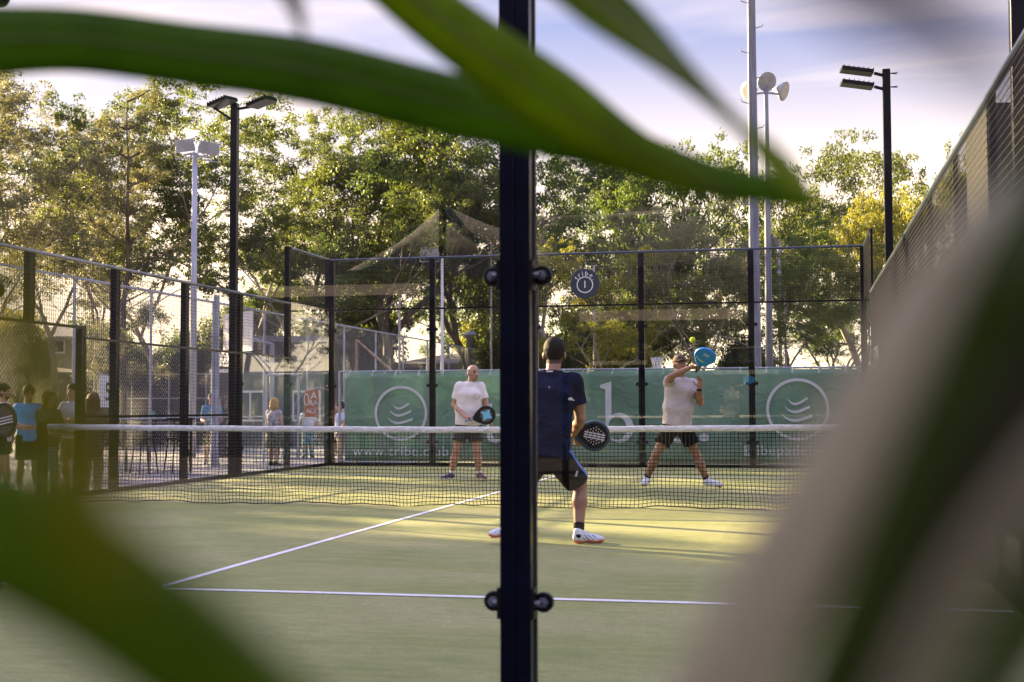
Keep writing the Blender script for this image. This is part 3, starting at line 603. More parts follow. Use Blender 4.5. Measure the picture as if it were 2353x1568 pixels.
# dark shed with pale trim
p = at(521, 900, 38); T = thing('shed', 'small dark shed with pale trim under the nearer basketball hoop', 'shed', (p.x, p.y, GZ)); MR = Matrix.Rotation(-YAW, 3, 'Z')
w_ = 46/F*38; zt = at(521, 858, 38).z; m = MB(); m.box((p.x, p.y, (zt+GZ)/2), (w_, 1.2, zt-GZ), M=MR); m.build('body', mat('shed_dark', (.035, .036, .045), .5, var=.3), T)
m = MB(); m.box((p.x, p.y, zt+.05), (w_+.1, 1.4, .10), M=MR)
for sg in (-1, 1): m.box(Vector((p.x, p.y, (zt+GZ)/2))+MR @ Vector((sg*w_/2, -.62, 0)), (.06, .06, zt-GZ), M=MR)
m.build('trim', WHITE, T)
# high table with stools and a green cup
p = at(365, 963, 29); T = thing('table', 'long dark high table behind the left mesh with a green cup on it', 'table', (p.x, p.y, GZ)); MR = Matrix.Rotation(R(20), 3, 'Z')
m = MB(); m.box(p, (1.5, .5, .05), M=MR); m.build('table_top', BLACK, T)
for sg in (-1, 1):
    m = MB(); e = p+MR @ Vector((sg*.68, 0, 0)); m.bar((e.x, e.y, GZ), (e.x, e.y, p.z), .05); m.build('leg', BLACK, T)
m = MB(); cpt = p+MR @ Vector((-.12, 0, .025)); m.lathe(cpt, (0, 0, 1), [(0, .03), (.12, .045), (.125, .045)], 14); m.lathe(cpt+Vector((0, 0, .125)), (0, 0, 1), [(0, .047), (.02, .04)], 14); tag(m.build('cup', mat('cup_green', (.05, .40, .28), .5)), 'green takeaway cup standing on the dark high table', 'cup')
for k, (px, lab) in enumerate(((332, 'black metal stool, left of the two by the high table'), (408, 'black metal stool, right of the two by the high table'))):
    p = at(px, 1010, 28); T = thing('stool', lab, 'stool', (p.x, p.y, GZ), 'stools by the high table'); zt = p.z+.02
    m = MB(); m.box((p.x, p.y, zt), (.36, .34, .03)); m.build('seat', BLACK, T)
    for sx_ in (-1, 1):
        for sy_ in (-1, 1):
            m = MB(); m.bar((p.x+sx_*.21, p.y+sy_*.2, GZ), (p.x+sx_*.14, p.y+sy_*.14, zt), .024); m.build('leg', BLACK, T)
    m = MB()
    for sx_ in (-1, 1): m.bar((p.x+sx_*.15, p.y+.15, zt), (p.x+sx_*.16, p.y+.19, zt+.38), .022)
    for q in range(4): m.bar((p.x-.16, p.y+.17, zt+.12+.085*q), (p.x+.16, p.y+.17, zt+.12+.085*q), .018)
    m.build('backrest', BLACK, T)

# ------------------------------------------------------------------ buildings
def house(label, px0, px1, py_eave, py_ridge, D, wall_c, roof_c, depth=7, wins=(), over=.5):
    a, b_ = at(px0, py_eave, D), at(px1, py_eave, D); rz = math.atan2(b_.y-a.y, b_.x-a.x); w = (b_-a).length; c = (a+b_)/2; ze = a.z; zr = at(px0, py_ridge, D).z
    M = Matrix.Rotation(rz, 3, 'Z'); T = thing('house', label, 'building', (c.x, c.y, GZ)); C0 = c+M @ Vector((0, depth/2, 0))
    m = MB(); m.box((C0.x, C0.y, (ze+GZ)/2), (w, depth, ze-GZ), M=M); m.build('wall', wall_c, T)
    m = MB(); hw, hd = w/2+over, depth/2+over; rl = max(.3, hw-hd)
    P = [Vector(v) for v in ((-hw, -hd, ze), (hw, -hd, ze), (hw, hd, ze), (-hw, hd, ze), (-hw, -hd, ze-.2), (hw, -hd, ze-.2), (hw, hd, ze-.2), (-hw, hd, ze-.2), (-rl, 0, zr), (rl, 0, zr))]
    V = []
    for v in P:
        q = M @ Vector((v.x, v.y, 0)); V.append((C0.x+q.x, C0.y+q.y, v.z+.02))
    m.add(V, [(0, 1, 9, 8), (1, 2, 9), (2, 3, 8, 9), (3, 0, 8), (4, 5, 1, 0), (5, 6, 2, 1), (6, 7, 3, 2), (7, 4, 0, 3), (7, 6, 5, 4)]); m.build('roof', roof_c, T)
    for (wx, wz, ww, wh) in wins:
        q = c+M @ Vector((wx, -.03, 0)); f_ = MB(); f_.box((q.x, q.y, wz), (ww+.1, .06, wh+.1), M=M); fr = f_.build('window', WHITE, T)
        q2 = c+M @ Vector((wx, -.065, 0)); g2 = MB()
        for sg in (-1, 1):
            e = q2+M @ Vector((sg*ww*.26, 0, 0)); g2.box((e.x, e.y, wz), (ww*.45, .03, wh-.05), M=M)
        g2.build('pane', mat('window_dark', (.03, .035, .05), .1), fr)
    return T
ROOF1 = mat('roof_tiles_grey', (.16, .14, .14), .8, var=.2, vscale=6, scale3=(1, 1, 4)); ROOF2 = mat('roof_metal', (.14, .15, .20), .5, var=.15)
CREAM = mat('render_cream', (.24, .21, .17), .85, var=.1); GREYW = mat('render_grey', (.07, .068, .08), .85, var=.2); BRICK = mat('brick_brown', (.16, .10, .075), .9, var=.4, vscale=20)
zw = at(115, 790, 62).z
house('cream house with grey tiled roof and a two pane window, far left', 48, 172, 776, 738, 62, CREAM, ROOF1, wins=((.25, zw-.1, 1.0, .62),), depth=6)
house('lower cream outbuilding in front of the tiled roof house', -60, 190, 858, 845, 56, CREAM, ROOF1, depth=3)
house('low flat roofed pavilion with pale fascia behind the left mesh', 560, 735, 776, 770, 48, GREYW, ROOF2, depth=6, wins=((-1.1, 1.2, .9, 1.0), (.9, 1.2, .9, 1.0)))
house('low brown brick hall beyond the tall fence, behind the bald player', 925, 1150, 838, 806, 60, BRICK, ROOF1, depth=8)
p = at(1081, 790, 58); m = MB(); m.lathe((p.x, p.y, GZ), (0, 0, 1), [(0, .2), (p.z+.5, .2)], 12); m.lathe((p.x, p.y, p.z+.25), (0, 0, 1), [(0, .36), (.12, .36), (.3, .1)], 12)
tag(m.build('flue', GREYS), 'round metal flue with a cowl above the brick hall', 'flue')
# dark building and brown column seen through the right hand mesh
a = at(2272, 500, 12.6); zc2 = at(2272, 235, 12.6).z; T = thing('clad_building', 'tall dark ribbed metal building behind the right side mesh', 'building', (a.x+2.6, a.y, GZ))
m = MB(); m.box((a.x+2.6, a.y+.8, (zc2+GZ)/2), (5.2, 1.6, zc2-GZ)); m.build('wall', mat('cladding_dark', (.012, .010, .014), .5, var=.2), T)
m = MB()
for k in range(26): m.box((a.x+.1+k*.2, a.y-.012, (zc2+GZ)/2), (.05, .03, zc2-GZ-.02))
m.build('rib', mat('cladding_rib', (.03, .026, .034), .5), T)
p = at(2084, 760, 30); T = thing('kiosk', 'small grey kiosk with dark door behind the far end of the right mesh', 'kiosk', (p.x, p.y, GZ)); MR = Matrix.Rotation(-YAW, 3, 'Z')
zt = at(2084, 742, 30).z; m = MB(); m.box((p.x, p.y, (zt+GZ)/2), (.8, 1.0, zt-GZ), M=MR); m.build('body', GREYW, T)
m = MB(); m.box((p.x, p.y, zt+.06), (1.0, 1.3, .10), M=MR); m.build('roof', mat('kiosk_roof', (.06, .05, .05), .6), T)
m = MB(); q = Vector((p.x, p.y, .85))+MR @ Vector((-.05, -.51, 0)); m.box(q, (.5, .03, 2.1), M=MR); m.build('door', NAVY, T)

# ------------------------------------------------------------------ trees
def tree_proto(seed, H, spread, trunk_f=.35, split=3, levels=4, leafm=0, bark=BARK1, clump_r=.75, nleaf=170, lean=0.0, base_r=.2, up=.55, llen=.17, lwid=.05, column=False, flat=.62, extra=0):
    rng = np.random.default_rng(seed); rs = random.Random(seed); wood = MB(); tips = []
    def branch(p, d, L_, r, lev):
        n_ = 5 if lev < 3 else 4; pts = [p]; dd = d.copy()
        for i in range(n_):
            dd = (dd+Vector((rs.gauss(0, .16), rs.gauss(0, .16), rs.gauss(0, .10)+.04*up))).normalized(); pts.append(pts[-1]+dd*L_/n_)
        r1 = r*.62
        wood.tube(pts, [r+(r1-r)*i/n_ for i in range(n_+1)], 7 if lev < 2 else (5 if lev < 4 else 3), caps=False)
        e = pts[-1]
        if lev >= levels: tips.append((e, L_)); tips.append((pts[n_//2+1]+Vector((rs.gauss(0, .15),)*3), L_)); return
        k = split if lev < 2 else rs.choice([2, 2, 3])
        az0 = rs.random()*6.28
        for i in range(k):
            az = az0+i*6.283/k+rs.gauss(0, .35); tilt = rs.uniform(.35, .85)*spread
            ax = Vector((math.cos(az), math.sin(az), 0)); nd = (dd*math.cos(tilt)+ax*math.sin(tilt)+Vector((0, 0, .25*up))).normalized()
            branch(e, nd, L_*rs.uniform(.62, .86), r1*rs.uniform(.62, .85), lev+1)
        if lev >= 1 and rs.random() < .7:
            q = pts[2]; az = rs.random()*6.28; branch(q, (dd*.5+Vector((math.cos(az), math.sin(az), .3))).normalized(), L_*.55, r*.4, lev+1)
    if column:
        pts = [Vector((0, 0, 0))]
        for i in range(12): pts.append(pts[-1]+Vector((rs.gauss(0, .05)+lean*.1, rs.gauss(0, .05), H/12)))
        wood.tube(pts, [base_r*(1-.9*i/12) for i in range(13)], 7, False)
        for i in range(2, 13):
            for k in range(3 if i < 12 else 1):
                az = rs.random()*6.28; ln = H*spread*.16*(1.15-.8*i/12)*rs.uniform(.6, 1.2); q = pts[i]
                e = q+Vector((math.cos(az)*ln, math.sin(az)*ln, ln*.55+.1)); wood.tube([q, (q+e)/2+Vector((0, 0, -.05)), e], [.045, .03, .015], 4, False); tips.append((e, ln)); tips.append(((q+e*2)/3, ln))
    else:
        branch(Vector((0, 0, -.2)), Vector((lean, 0, 1)).normalized(), H*trunk_f, base_r, 0)
    zmax = max(t_[0].z for t_ in tips); k = (H-clump_r*.5)/zmax
    C = np.array([tuple(t_[0]) for t_ in tips])
    nC = len(C); rad = clump_r*rng.uniform(.55, 1.25, nC)
    cnt = (nleaf*1.5*(rad/clump_r)**1.6).astype(int); idx = np.repeat(np.arange(nC), cnt); n_ = len(idx)
    v = rng.normal(size=(n_, 3)); v /= np.linalg.norm(v, axis=1)[:, None]; rr = rng.random(n_)**.45
    # leaves hang in several small tufts inside each clump rather than in a ball
    tuft = rng.normal(size=(nC, 6, 3))*.62; pick = rng.integers(0, 6, n_)
    off = v*rr[:, None]*.40+tuft[idx, pick]; off[:, 2] *= flat
    P = C[idx]+off*rad[idx][:, None]
    a = rng.normal(size=(n_, 3)); a[:, 2] -= .5; a /= np.linalg.norm(a, axis=1)[:, None]
    b_ = rng.normal(size=(n_, 3)); b_ -= a*(a*b_).sum(1)[:, None]; b_ /= np.linalg.norm(b_, axis=1)[:, None]
    ll = llen*rng.uniform(.6, 1.4, n_)[:, None]; lw = lwid*.74*rng.uniform(.7, 1.3, n_)[:, None]
    V = np.stack([P, P+a*ll*.5+b_*lw, P+a*ll, P+a*ll*.5-b_*lw], 1).reshape(-1, 3)
    V[:, 2] *= k
    me = bpy.data.meshes.new('crown'); me.vertices.add(len(V)); me.vertices.foreach_set('co', V.astype(np.float32).ravel())
    me.loops.add(n_*4); me.loops.foreach_set('vertex_index', np.arange(n_*4, dtype=np.int32)); me.polygons.add(n_); me.polygons.foreach_set('loop_start', np.arange(0, n_*4, 4, dtype=np.int32))
    me.update(calc_edges=True); me.materials.append(LEAVES[leafm])
    wood.v = [(x, y, z*k) for x, y, z in wood.v]
    T = thing('gum_tree', 'proto', 'tree', (0, 0, 0), 'trees beyond the court')
    wood.build('trunk', bark, T, smooth=True); o = link('crown', me, T)
    print('tree', seed, nC, n_)
    return T
PROT = {
 'gum_a': tree_proto(11, 12, .95, .30, 3, 4, 0, BARK1, .58, 150, base_r=.24, flat=.6, llen=.125, lwid=.033),
 'gum_b': tree_proto(22, 13, .60, .36, 3, 4, 3, BARK2, .55, 130, base_r=.17, up=.9, flat=.8, llen=.125, lwid=.033),
 'gum_c': tree_proto(37, 12, .75, .34, 3, 4, 2, BARK2, .50, 140, base_r=.14, up=.8, llen=.12, lwid=.033),
 'gum_d': tree_proto(48, 11, 1.05, .26, 4, 3, 1, BARK1, .68, 230, base_r=.26, flat=.62, llen=.125, lwid=.035),
 'she_oak': tree_proto(53, 13, .95, column=True, leafm=3, bark=BARK1, clump_r=.5, nleaf=150, base_r=.16, llen=.24, lwid=.022),
 'gum_e': tree_proto(91, 12, .9, .34, 3, 3, 0, BARK1, 1.05, 520, base_r=.22, flat=.62, llen=.13, lwid=.034),
 'gum_f': tree_proto(77, 12, 1.15, .30, 4, 3, 1, BARK2, .95, 330, base_r=.2, flat=.55, llen=.13, lwid=.034),
 'bush': tree_proto(64, 6, 1.0, .18, 4, 3, 2, BARK1, .6, 220, base_r=.1, flat=.8, llen=.11, lwid=.035),
}
protos_used = set()
def plant(kind, px, ytop, D, label, rz=0.0, leafm=None, name='gum_tree', wide=1.0, zg=GZ):
    p = at(px, ytop, D); H = {'gum_a': 12, 'gum_b': 13, 'gum_c': 12, 'gum_d': 11, 'gum_e': 12, 'gum_f': 12, 'she_oak': 13, 'bush': 6}[kind]; s_ = (p.z-zg)/H
    pr = PROT[kind]
    T = copy_thing(pr, (p.x, p.y, zg), label, rz, 1.0, 'trees beyond the court')
    T.scale = (s_*wide, s_*wide, s_); T.name = name
    if leafm is not None:
        for ch in T.children:
            if ch.name.startswith('crown'): ch.material_slots[0].link = 'OBJECT'; ch.material_slots[0].material = LEAVES[leafm]
    return T
TREES = [
 ('gum_b', -20, 190, 44, 'tall grey green gum cut by the left edge of the picture', 0.3, None, 1.1),
 ('gum_b', 120, 150, 50, 'tall broad gum at far left rising behind the top frond', 1.2, 3, .9),
 ('she_oak', 300, 185, 46, 'slender pointed she oak between the left gums and the pale light pole', 0, None, 1.0),
 ('gum_b', 215, 330, 58, 'airy gum filling the gap left of the pointed she oak', 2.0, None, 1.0),
 ('gum_c', 420, 215, 52, 'airy olive gum behind the pale round floodlight pole', 0.4, 0, 1.1),
 ('gum_c', 560, 205, 58, 'thin topped gum behind the tall navy floodlight pole', 2.2, 0, 1.0),
 ('gum_c', 640, 350, 49, 'olive gum just left of the step in the side wall', 4.0, 0, 1.15),
 ('gum_e', 735, 246, 56, 'olive gum with rounded top between the navy light pole and the large dark trunk', 2.6, None, .95),
 ('gum_a', 945, 262, 50, 'largest spreading gum with dark forked trunk, centre left', 0.0, 1, 1.25),
 ('gum_e', 1090, 300, 56, 'dense dark gum directly left of the nearest post', 0.8, None, 1.1),
 ('gum_f', 1290, 345, 54, 'dark gum directly right of the nearest post above the round sign', 3.3, 1, 1.0),
 ('gum_d', 1500, 328, 62, 'round topped dark green gum right of the round sign', 2.0, None, .95),
 ('gum_b', 1600, 470, 47, 'thin pale limbed gum above the jumping player', 1.0, 3, 1.15),
 ('gum_c', 1420, 560, 44, 'yellowish lower gum behind the round court sign', 5.2, 2, 1.2),
 ('gum_f', 1985, 330, 64, 'big domed gum at right, behind the two headed floodlight', 4.1, 0, 1.05),
 ('gum_d', 2075, 415, 48, 'bright yellow green tree at right beside the side mesh', 1.1, 2, .75),
 ('gum_c', 1835, 478, 58, 'small rounded gum between the slim light pole and the big domed gum', 0.9, 1, 1.2),
 ('gum_b', 1905, 560, 46, 'low spreading gum behind the right end of the end wall', 2.9, 0, 1.3),
 ('gum_d', 2230, 330, 30, 'brownish tree seen through the right side mesh', 2.9, 0, .5),
 ('bush', 55, 745, 50, 'bright yellow green shrub in front of the cream house', 0.5, 2, 1.3),
 ('bush', 1480, 770, 50, 'yellow green undergrowth tree left of the netball ring', 1.5, 2, 1.4),
 ('bush', 860, 720, 56, 'low bushy tree above the brace post', 2.5, 0, 1.3),
 ('bush', 1090, 740, 66, 'low yellow tree behind the metal flue', 4.5, 2, 1.6),
 ('bush', 1700, 800, 60, 'low dark bush right of the ball', 3.1, 0, 1.5),
 ('gum_b', 700, 480, 66, 'pale distant gum behind the corner of the court', 5.0, 0, 1.2),
 ('bush', 1980, 860, 75, 'faraway olive bush at the foot of the domed gum', 0.2, 0, 2.0),
 ('gum_d', 820, 540, 64, 'mid green gum low between the corner post and the largest gum', 3.3, 1, .9),
 ('gum_f', 1010, 560, 68, 'distant green gum between the two dark trunks left of the nearest post', 1.4, 1, 1.1),
 ('gum_e', 1370, 520, 66, 'distant olive gum behind the round sign', 2.4, 1, 1.0),
 ('gum_f', 1560, 600, 64, 'green gum low behind the player with the cap', 5.4, 0, 1.0),
 ('gum_e', 1880, 640, 66, 'distant green gum low behind the right end of the end wall', 3.9, 1, 1.1),
 ('bush', 265, 770, 66, 'dark olive bush behind the white notice', 2.2, 1, 1.6),
 ('bush', 395, 790, 62, 'round dark bush between the fence posts left of the pale light pole', 3.9, 1, 1.5),
 ('bush', 500, 740, 60, 'yellow olive bush behind the nearer basketball hoop', 5.3, 0, 1.4),
 ('gum_d', 640, 640, 62, 'low dark gum over the flat roofed pavilion', 0.7, 1, .8),
 ('bush', 820, 790, 70, 'dark bush beyond the corner of the banner', 1.9, 1, 2.0),
 ('bush', 1240, 760, 58, 'dark undergrowth bush hidden mostly by the nearest post', 1.0, 1, 1.8),
 ('bush', 1360, 745, 62, 'dark undergrowth bush under the round sign', 2.7, 1, 1.6),
 ('bush', 330, 800, 70, 'distant olive bush right of the cream house', 1.2, 0, 2.2),
]
for k, px, yt, D, lab, rz, lm, wd in TREES:
    plant(k, px, yt, D, lab, rz, lm, {'she_oak': 'she_oak_tree', 'bush': 'bush'}.get(k, 'gum_tree'), wd)
# trees to the left of the picture: they throw the long shade across the near half of the court
for x, y, k, s_, rz, lab in ((-30, 9, 'gum_d', 1.35, 0, 'dense gum out of view left of the court, level with the net'), (-31, 12.2, 'gum_e', 1.15, 1.1, 'spreading gum out of view beside the white lined pavement edge'), (-30, 2, 'gum_d', 1.3, 2.2, 'dense gum out of view left of the near service line'),
                     (-32, 15.4, 'gum_e', 1.0, 1.5, 'rounded gum out of view beside the three slim she oaks'), (-29, 5.5, 'gum_e', 1.2, 2.0, 'rounded gum out of view between two dense gums left of the court'),
                     (-28, 17.6, 'she_oak', 1.0, .5, 'slim she oak out of view, nearest of the three beside the ball court'), (-28.5, 20.4, 'she_oak', 1.1, 2.5, 'slim she oak out of view, middle of the three beside the ball court'), (-28, 23.6, 'she_oak', 1.0, 4.5, 'slim she oak out of view, farthest of the three beside the ball court'),
                     (-31, -5, 'gum_a', 1.2, 3.3, 'spreading gum out of view left of the nearest glass wall'), (-36, 26, 'gum_c', 1.15, 4.4, 'airy gum out of view casting broken shade on the far half')):
    T = copy_thing(PROT[k], (x, y, GZ), lab, rz, s_, 'trees left of the picture'); T.name = 'gum_tree'
for pr in PROT.values():
    for ch in list(pr.children): bpy.data.objects.remove(ch)
    bpy.data.objects.remove(pr)
# weeds along the foot of the banner fence
m = MB(); rs = random.Random(8)
for i in range(240):
    x = rs.uniform(-4.9, 5.6); h_ = rs.uniform(.06, .22)*(1.8 if x < -3 and rs.random() < .3 else 1); y = rs.uniform(10.6, 11.7); dxx = rs.uniform(-.08, .08)
    m.add([(x-.006, y, GZ), (x+.006, y, GZ), (x+dxx*.6+.004, y, GZ+(h_+.22)*.6), (x+dxx, y+rs.uniform(-.03, .03), GZ+h_+.22)], [(0, 1, 2, 3)])
o = m.build('weeds', mat('dry_grass', (.18, .17, .06), .8, trans=.4)); struct(o, 'stuff')

# ------------------------------------------------------------------ reflected things behind the camera: shade sails and a pavilion
SAIL = mat('sail_cloth', (.50, .51, .62), .9, var=.08, trans=.3)
def mirror(p): return Vector((p.x, 2*YN-p.y, p.z))
def sail(label, pts, posts):
    P = [mirror(at(*p)) for p in pts]; c = sum(P, Vector())/len(P); T = thing('shade_sail', label, 'shade sail', (c.x, c.y, GZ), 'shade sails behind the camera')
    m = MB(); n_ = 10; vs = []; A, B_, C_, D_ = P
    for i in range(n_+1):
        for j in range(n_+1):
            u, v = i/n_, j/n_; uu = u+(.5-u)*.0; q = A*(1-u)*(1-v)+B_*u*(1-v)+C_*u*v+D_*(1-u)*v
            sc = 1-.13*(math.sin(math.pi*u)*(1-math.sin(math.pi*v))+math.sin(math.pi*v)*(1-math.sin(math.pi*u))); q = c+(q-c)*sc; vs.append(q)
    m.add(vs, [(i*(n_+1)+j, (i+1)*(n_+1)+j, (i+1)*(n_+1)+j+1, i*(n_+1)+j+1) for i in range(n_) for j in range(n_)])
    o = m.build('cloth', SAIL, T, smooth=True); s_ = o.modifiers.new('t', 'SOLIDIFY'); s_.thickness = .004
    for k in posts:
        m = MB(); q = P[k]; q2 = c+(q-c)*1.03; m.bar((q2.x, q2.y, GZ), (q2.x, q2.y, q.z+.1), .1, n=10); m.build('post', NAVY, T)
sail('peaked shade sail behind the camera, reflected above the white shirted player', [(800, 622, 20), (1018, 470, 19.4), (1290, 560, 19), (1120, 640, 20.4)], (1, 2))
sail('wide shade sail behind the camera, reflected above the round sign', [(1190, 500, 18), (1760, 452, 17.6), (1800, 625, 18.4), (1190, 640, 18.8)], (1, 2))
T = thing('dark_backdrop', 'long dark backdrop block added unseen far behind the camera', 'building', (5, -46, GZ))  # unseen dark block added to keep bright sky out of the glass reflections
m = MB(); m.box((5, -46, 6.3), (110, 10, 13.1)); m.build('wall', mat('backdrop_dark', (.012, .012, .016), .8, spec=.1, var=.3, vscale=.6, scale3=(1, 1, .2)), T)
m = MB(); m.box((5, -46, 12.98), (111, 11, .24)); m.build('roof', MATS['kiosk_roof'], T)
for lab, px0, px1, py in (('dark roofed pavilion with pale fascia behind the camera, reflected left of the nearest post', 600, 960, 668), ('smaller pavilion with pale fascia behind the camera, reflected right of the round sign', 1335, 1705, 724)):
    p0, p1 = mirror(at(px0, py, 25)), mirror(at(px1, py, 24)); c_ = (p0+p1)/2; w_ = abs(p1.x-p0.x); T = thing('pavilion', lab, 'building', (c_.x, c_.y, GZ))
    m = MB(); m.box((c_.x, c_.y-1.5, c_.z), (w_, 3.0, .20)); m.build('fascia', mat('fascia_pale', (.20, .19, .21), .8), T)
    m = MB(); m.box((c_.x, c_.y-2.6, (c_.z+GZ)/2-.1), (w_-.4, .3, c_.z-GZ-.2)); m.build('wall', mat('pavilion_wall', (.014, .014, .016), .8, spec=.1), T)
    for k in range(4):
        m = MB(); m.box((c_.x-w_/2+.2+k*(w_-.4)/3, c_.y-.2, (c_.z+GZ)/2-.1), (.12, .12, c_.z-GZ-.2)); m.build('post', NAVY, T)

# ------------------------------------------------------------------ figures: signed distance bodies turned into one continuous surface each
def npv(v): return np.array([v[0], v[1], v[2]], float)
def unit(v): v = npv(v); return v/(np.linalg.norm(v)+1e-9)
class Field:
    def __init__(s, lo, hi, h):
        s.lo = npv(lo); s.h = h; s.n = np.ceil((npv(hi)-s.lo)/h).astype(int)+2; s.v = np.full(tuple(s.n), .25, np.float32)
    def box(s, lo, hi):
        a = np.maximum(0, np.floor((lo-s.lo)/s.h).astype(int)); b = np.minimum(s.n, np.ceil((hi-s.lo)/s.h).astype(int)+1)
        b = np.maximum(b, a+1); sl = tuple(slice(a[i], b[i]) for i in range(3))
        return sl, [(s.lo[i]+s.h*np.arange(a[i], b[i])).reshape([-1 if j == i else 1 for j in range(3)]) for i in range(3)]
    def add(s, fn, lo, hi, k=.02, op='u'):
        pad = k+.03; sl, X = s.box(npv(lo)-pad, npv(hi)+pad); d = fn(*X); a = s.v[sl]
        if op == 'u':
            if k > 0: h = np.maximum(k-np.abs(a-d), 0)/k; s.v[sl] = np.minimum(a, d)-h*h*k*.25
            else: s.v[sl] = np.minimum(a, d)
        elif op == 's':
            d = -d; h = np.maximum(k-np.abs(a-d), 0)/max(k, 1e-6); s.v[sl] = np.maximum(a, d)+h*h*k*.25
    def cut(s, p, n_):
        X = [(s.lo[i]+s.h*np.arange(s.n[i])).reshape([-1 if j == i else 1 for j in range(3)]) for i in range(3)]
        d = (X[0]-p[0])*n_[0]+(X[1]-p[1])*n_[1]+(X[2]-p[2])*n_[2]; s.v = np.maximum(s.v, d.astype(np.float32))
    def noise(s, amp, f=18, seed=0, dirn=(0, 0, 1)):
        X = [(s.lo[i]+s.h*np.arange(s.n[i])).reshape([-1 if j == i else 1 for j in range(3)]) for i in range(3)]
        r_ = np.random.default_rng(seed); w = 0
        for k in range(5):
            d = r_.normal(size=3)*np.array([1, 1, .45]); d /= np.linalg.norm(d); ph = r_.random()*6; f_ = f*r_.uniform(.7, 2.2); q = X[0]*d[0]+X[1]*d[1]+X[2]*d[2]
            w = w+np.sin(q*f_+ph+1.5*np.sin(X[2]*f*.4+k+X[0]*f*.3))
        w = w/5; s.v = (s.v+amp*(w-.3*np.abs(w))).astype(np.float32)
    def cone(s, a, b, ra, rb, k=.02, flat=1.0, lat=None, op='u'):
        a, b = npv(a), npv(b); ba = b-a; L2 = ba@ba+1e-9; rm = max(ra, rb)
        if flat == 1.0 or lat is None:
            def fn(X, Y, Z):
                px, py, pz = X-a[0], Y-a[1], Z-a[2]; t_ = np.clip((px*ba[0]+py*ba[1]+pz*ba[2])/L2, 0, 1)
                return np.sqrt((px-ba[0]*t_)**2+(py-ba[1]*t_)**2+(pz-ba[2]*t_)**2)-(ra+(rb-ra)*t_)
        else:
            n_ = ba/math.sqrt(L2); la = npv(lat); la = unit(la-n_*(la@n_)); fr = np.cross(n_, la); Ln = math.sqrt(L2)
            def fn(X, Y, Z):
                px, py, pz = X-a[0], Y-a[1], Z-a[2]; u = px*la[0]+py*la[1]+pz*la[2]; w = (px*fr[0]+py*fr[1]+pz*fr[2])/flat; t_ = px*n_[0]+py*n_[1]+pz*n_[2]; tc_ = np.clip(t_, 0, Ln)
                return (np.sqrt(u*u+w*w+((t_-tc_)/max(.35, flat*.8))**2)-(ra+(rb-ra)*tc_/Ln))*(.5+.5*flat)
        s.add(fn, np.minimum(a, b)-rm, np.maximum(a, b)+rm, k, op)
    def ell(s, c, ax, r, k=.015, op='u'):
        c = npv(c); A = [unit(x) for x in ax]; rm = max(r)
        def fn(X, Y, Z):
            px, py, pz = X-c[0], Y-c[1], Z-c[2]; q = [(px*A[i][0]+py*A[i][1]+pz*A[i][2]) for i in range(3)]
            k0 = np.sqrt(sum((q[i]/r[i])**2 for i in range(3))); k1 = np.sqrt(sum((q[i]/r[i]**2)**2 for i in range(3)))+1e-9
            return k0*(k0-1)/k1
        s.add(fn, c-rm, c+rm, k, op)
    def mesh(s):
        v = s.v; v[0] = v[-1] = .1; v[:, 0] = v[:, -1] = .1; v[:, :, 0] = v[:, :, -1] = .1
        ins = v < 0; nx_, ny_, nz__ = v.shape
        cnt = np.zeros((nx_-1, ny_-1, nz__-1), np.int8); corners = [(i, j, k) for i in (0, 1) for j in (0, 1) for k in (0, 1)]
        for i, j, k in corners: cnt += ins[i:nx_-1+i, j:ny_-1+j, k:nz__-1+k]
        act = (cnt > 0) & (cnt < 8); I = np.argwhere(act); idx = np.full(act.shape, -1, np.int64); idx[act] = np.arange(len(I))
        acc = np.zeros((len(I), 3)); w = np.zeros(len(I))
        for e in [(p, q) for p in corners for q in corners if sum(abs(p[m_]-q[m_]) for m_ in range(3)) == 1 and p < q]:
            p, q = np.array(e[0]), np.array(e[1]); A = v[tuple((I+p).T)]; B = v[tuple((I+q).T)]; m_ = (A < 0) != (B < 0)
            t_ = np.where(m_, A/np.where(m_, A-B, 1), 0)[:, None]; acc += np.where(m_[:, None], p+(q-p)*t_, 0); w += m_
        V = s.lo+(I+acc/w[:, None])*s.h; Fs = []
        for ax in range(3):
            sh = [slice(1, -1)]*3; sh[ax] = slice(0, -1); a = ins[tuple(sh)]; sh2 = list(sh); sh2[ax] = slice(1, None); b = ins[tuple(sh2)]
            E = np.argwhere(a != b); E2 = E.copy()
            for q in range(3):
                if q != ax: E2[:, q] += 1
            o1, o2 = [q for q in range(3) if q != ax]
            def cell(d1, d2): C = E2.copy(); C[:, o1] -= d1; C[:, o2] -= d2; return idx[tuple(C.T)]
            Q = np.stack([cell(0, 0), cell(1, 0), cell(1, 1), cell(0, 1)], 1); flip = ins[tuple(E2.T)] if True else None
            if ax == 1: flip = ~flip
            Q[~flip] = Q[~flip][:, ::-1]; Fs.append(Q)
        return V, np.concatenate(Fs)
def field_obj(fl, name, m, parent, paint=None):
    V, Q = fl.mesh(); 
    if len(V) == 0: return None
    me = bpy.data.meshes.new(name); me.vertices.add(len(V)); me.vertices.foreach_set('co', V.astype(np.float32).ravel())
    me.loops.add(len(Q)*4); me.loops.foreach_set('vertex_index', Q.astype(np.int32).ravel()); me.polygons.add(len(Q)); me.polygons.foreach_set('loop_start', np.arange(0, len(Q)*4, 4, dtype=np.int32))
    me.update(calc_edges=True); me.polygons.foreach_set('use_smooth', [True]*len(Q))
    for mm in (m if isinstance(m, (list, tuple)) else [m]): me.materials.append(mm)
    if paint is not None: me.polygons.foreach_set('material_index', paint(V[Q].mean(1)).astype(np.int32))
    me.update(); return link(name, me, parent)
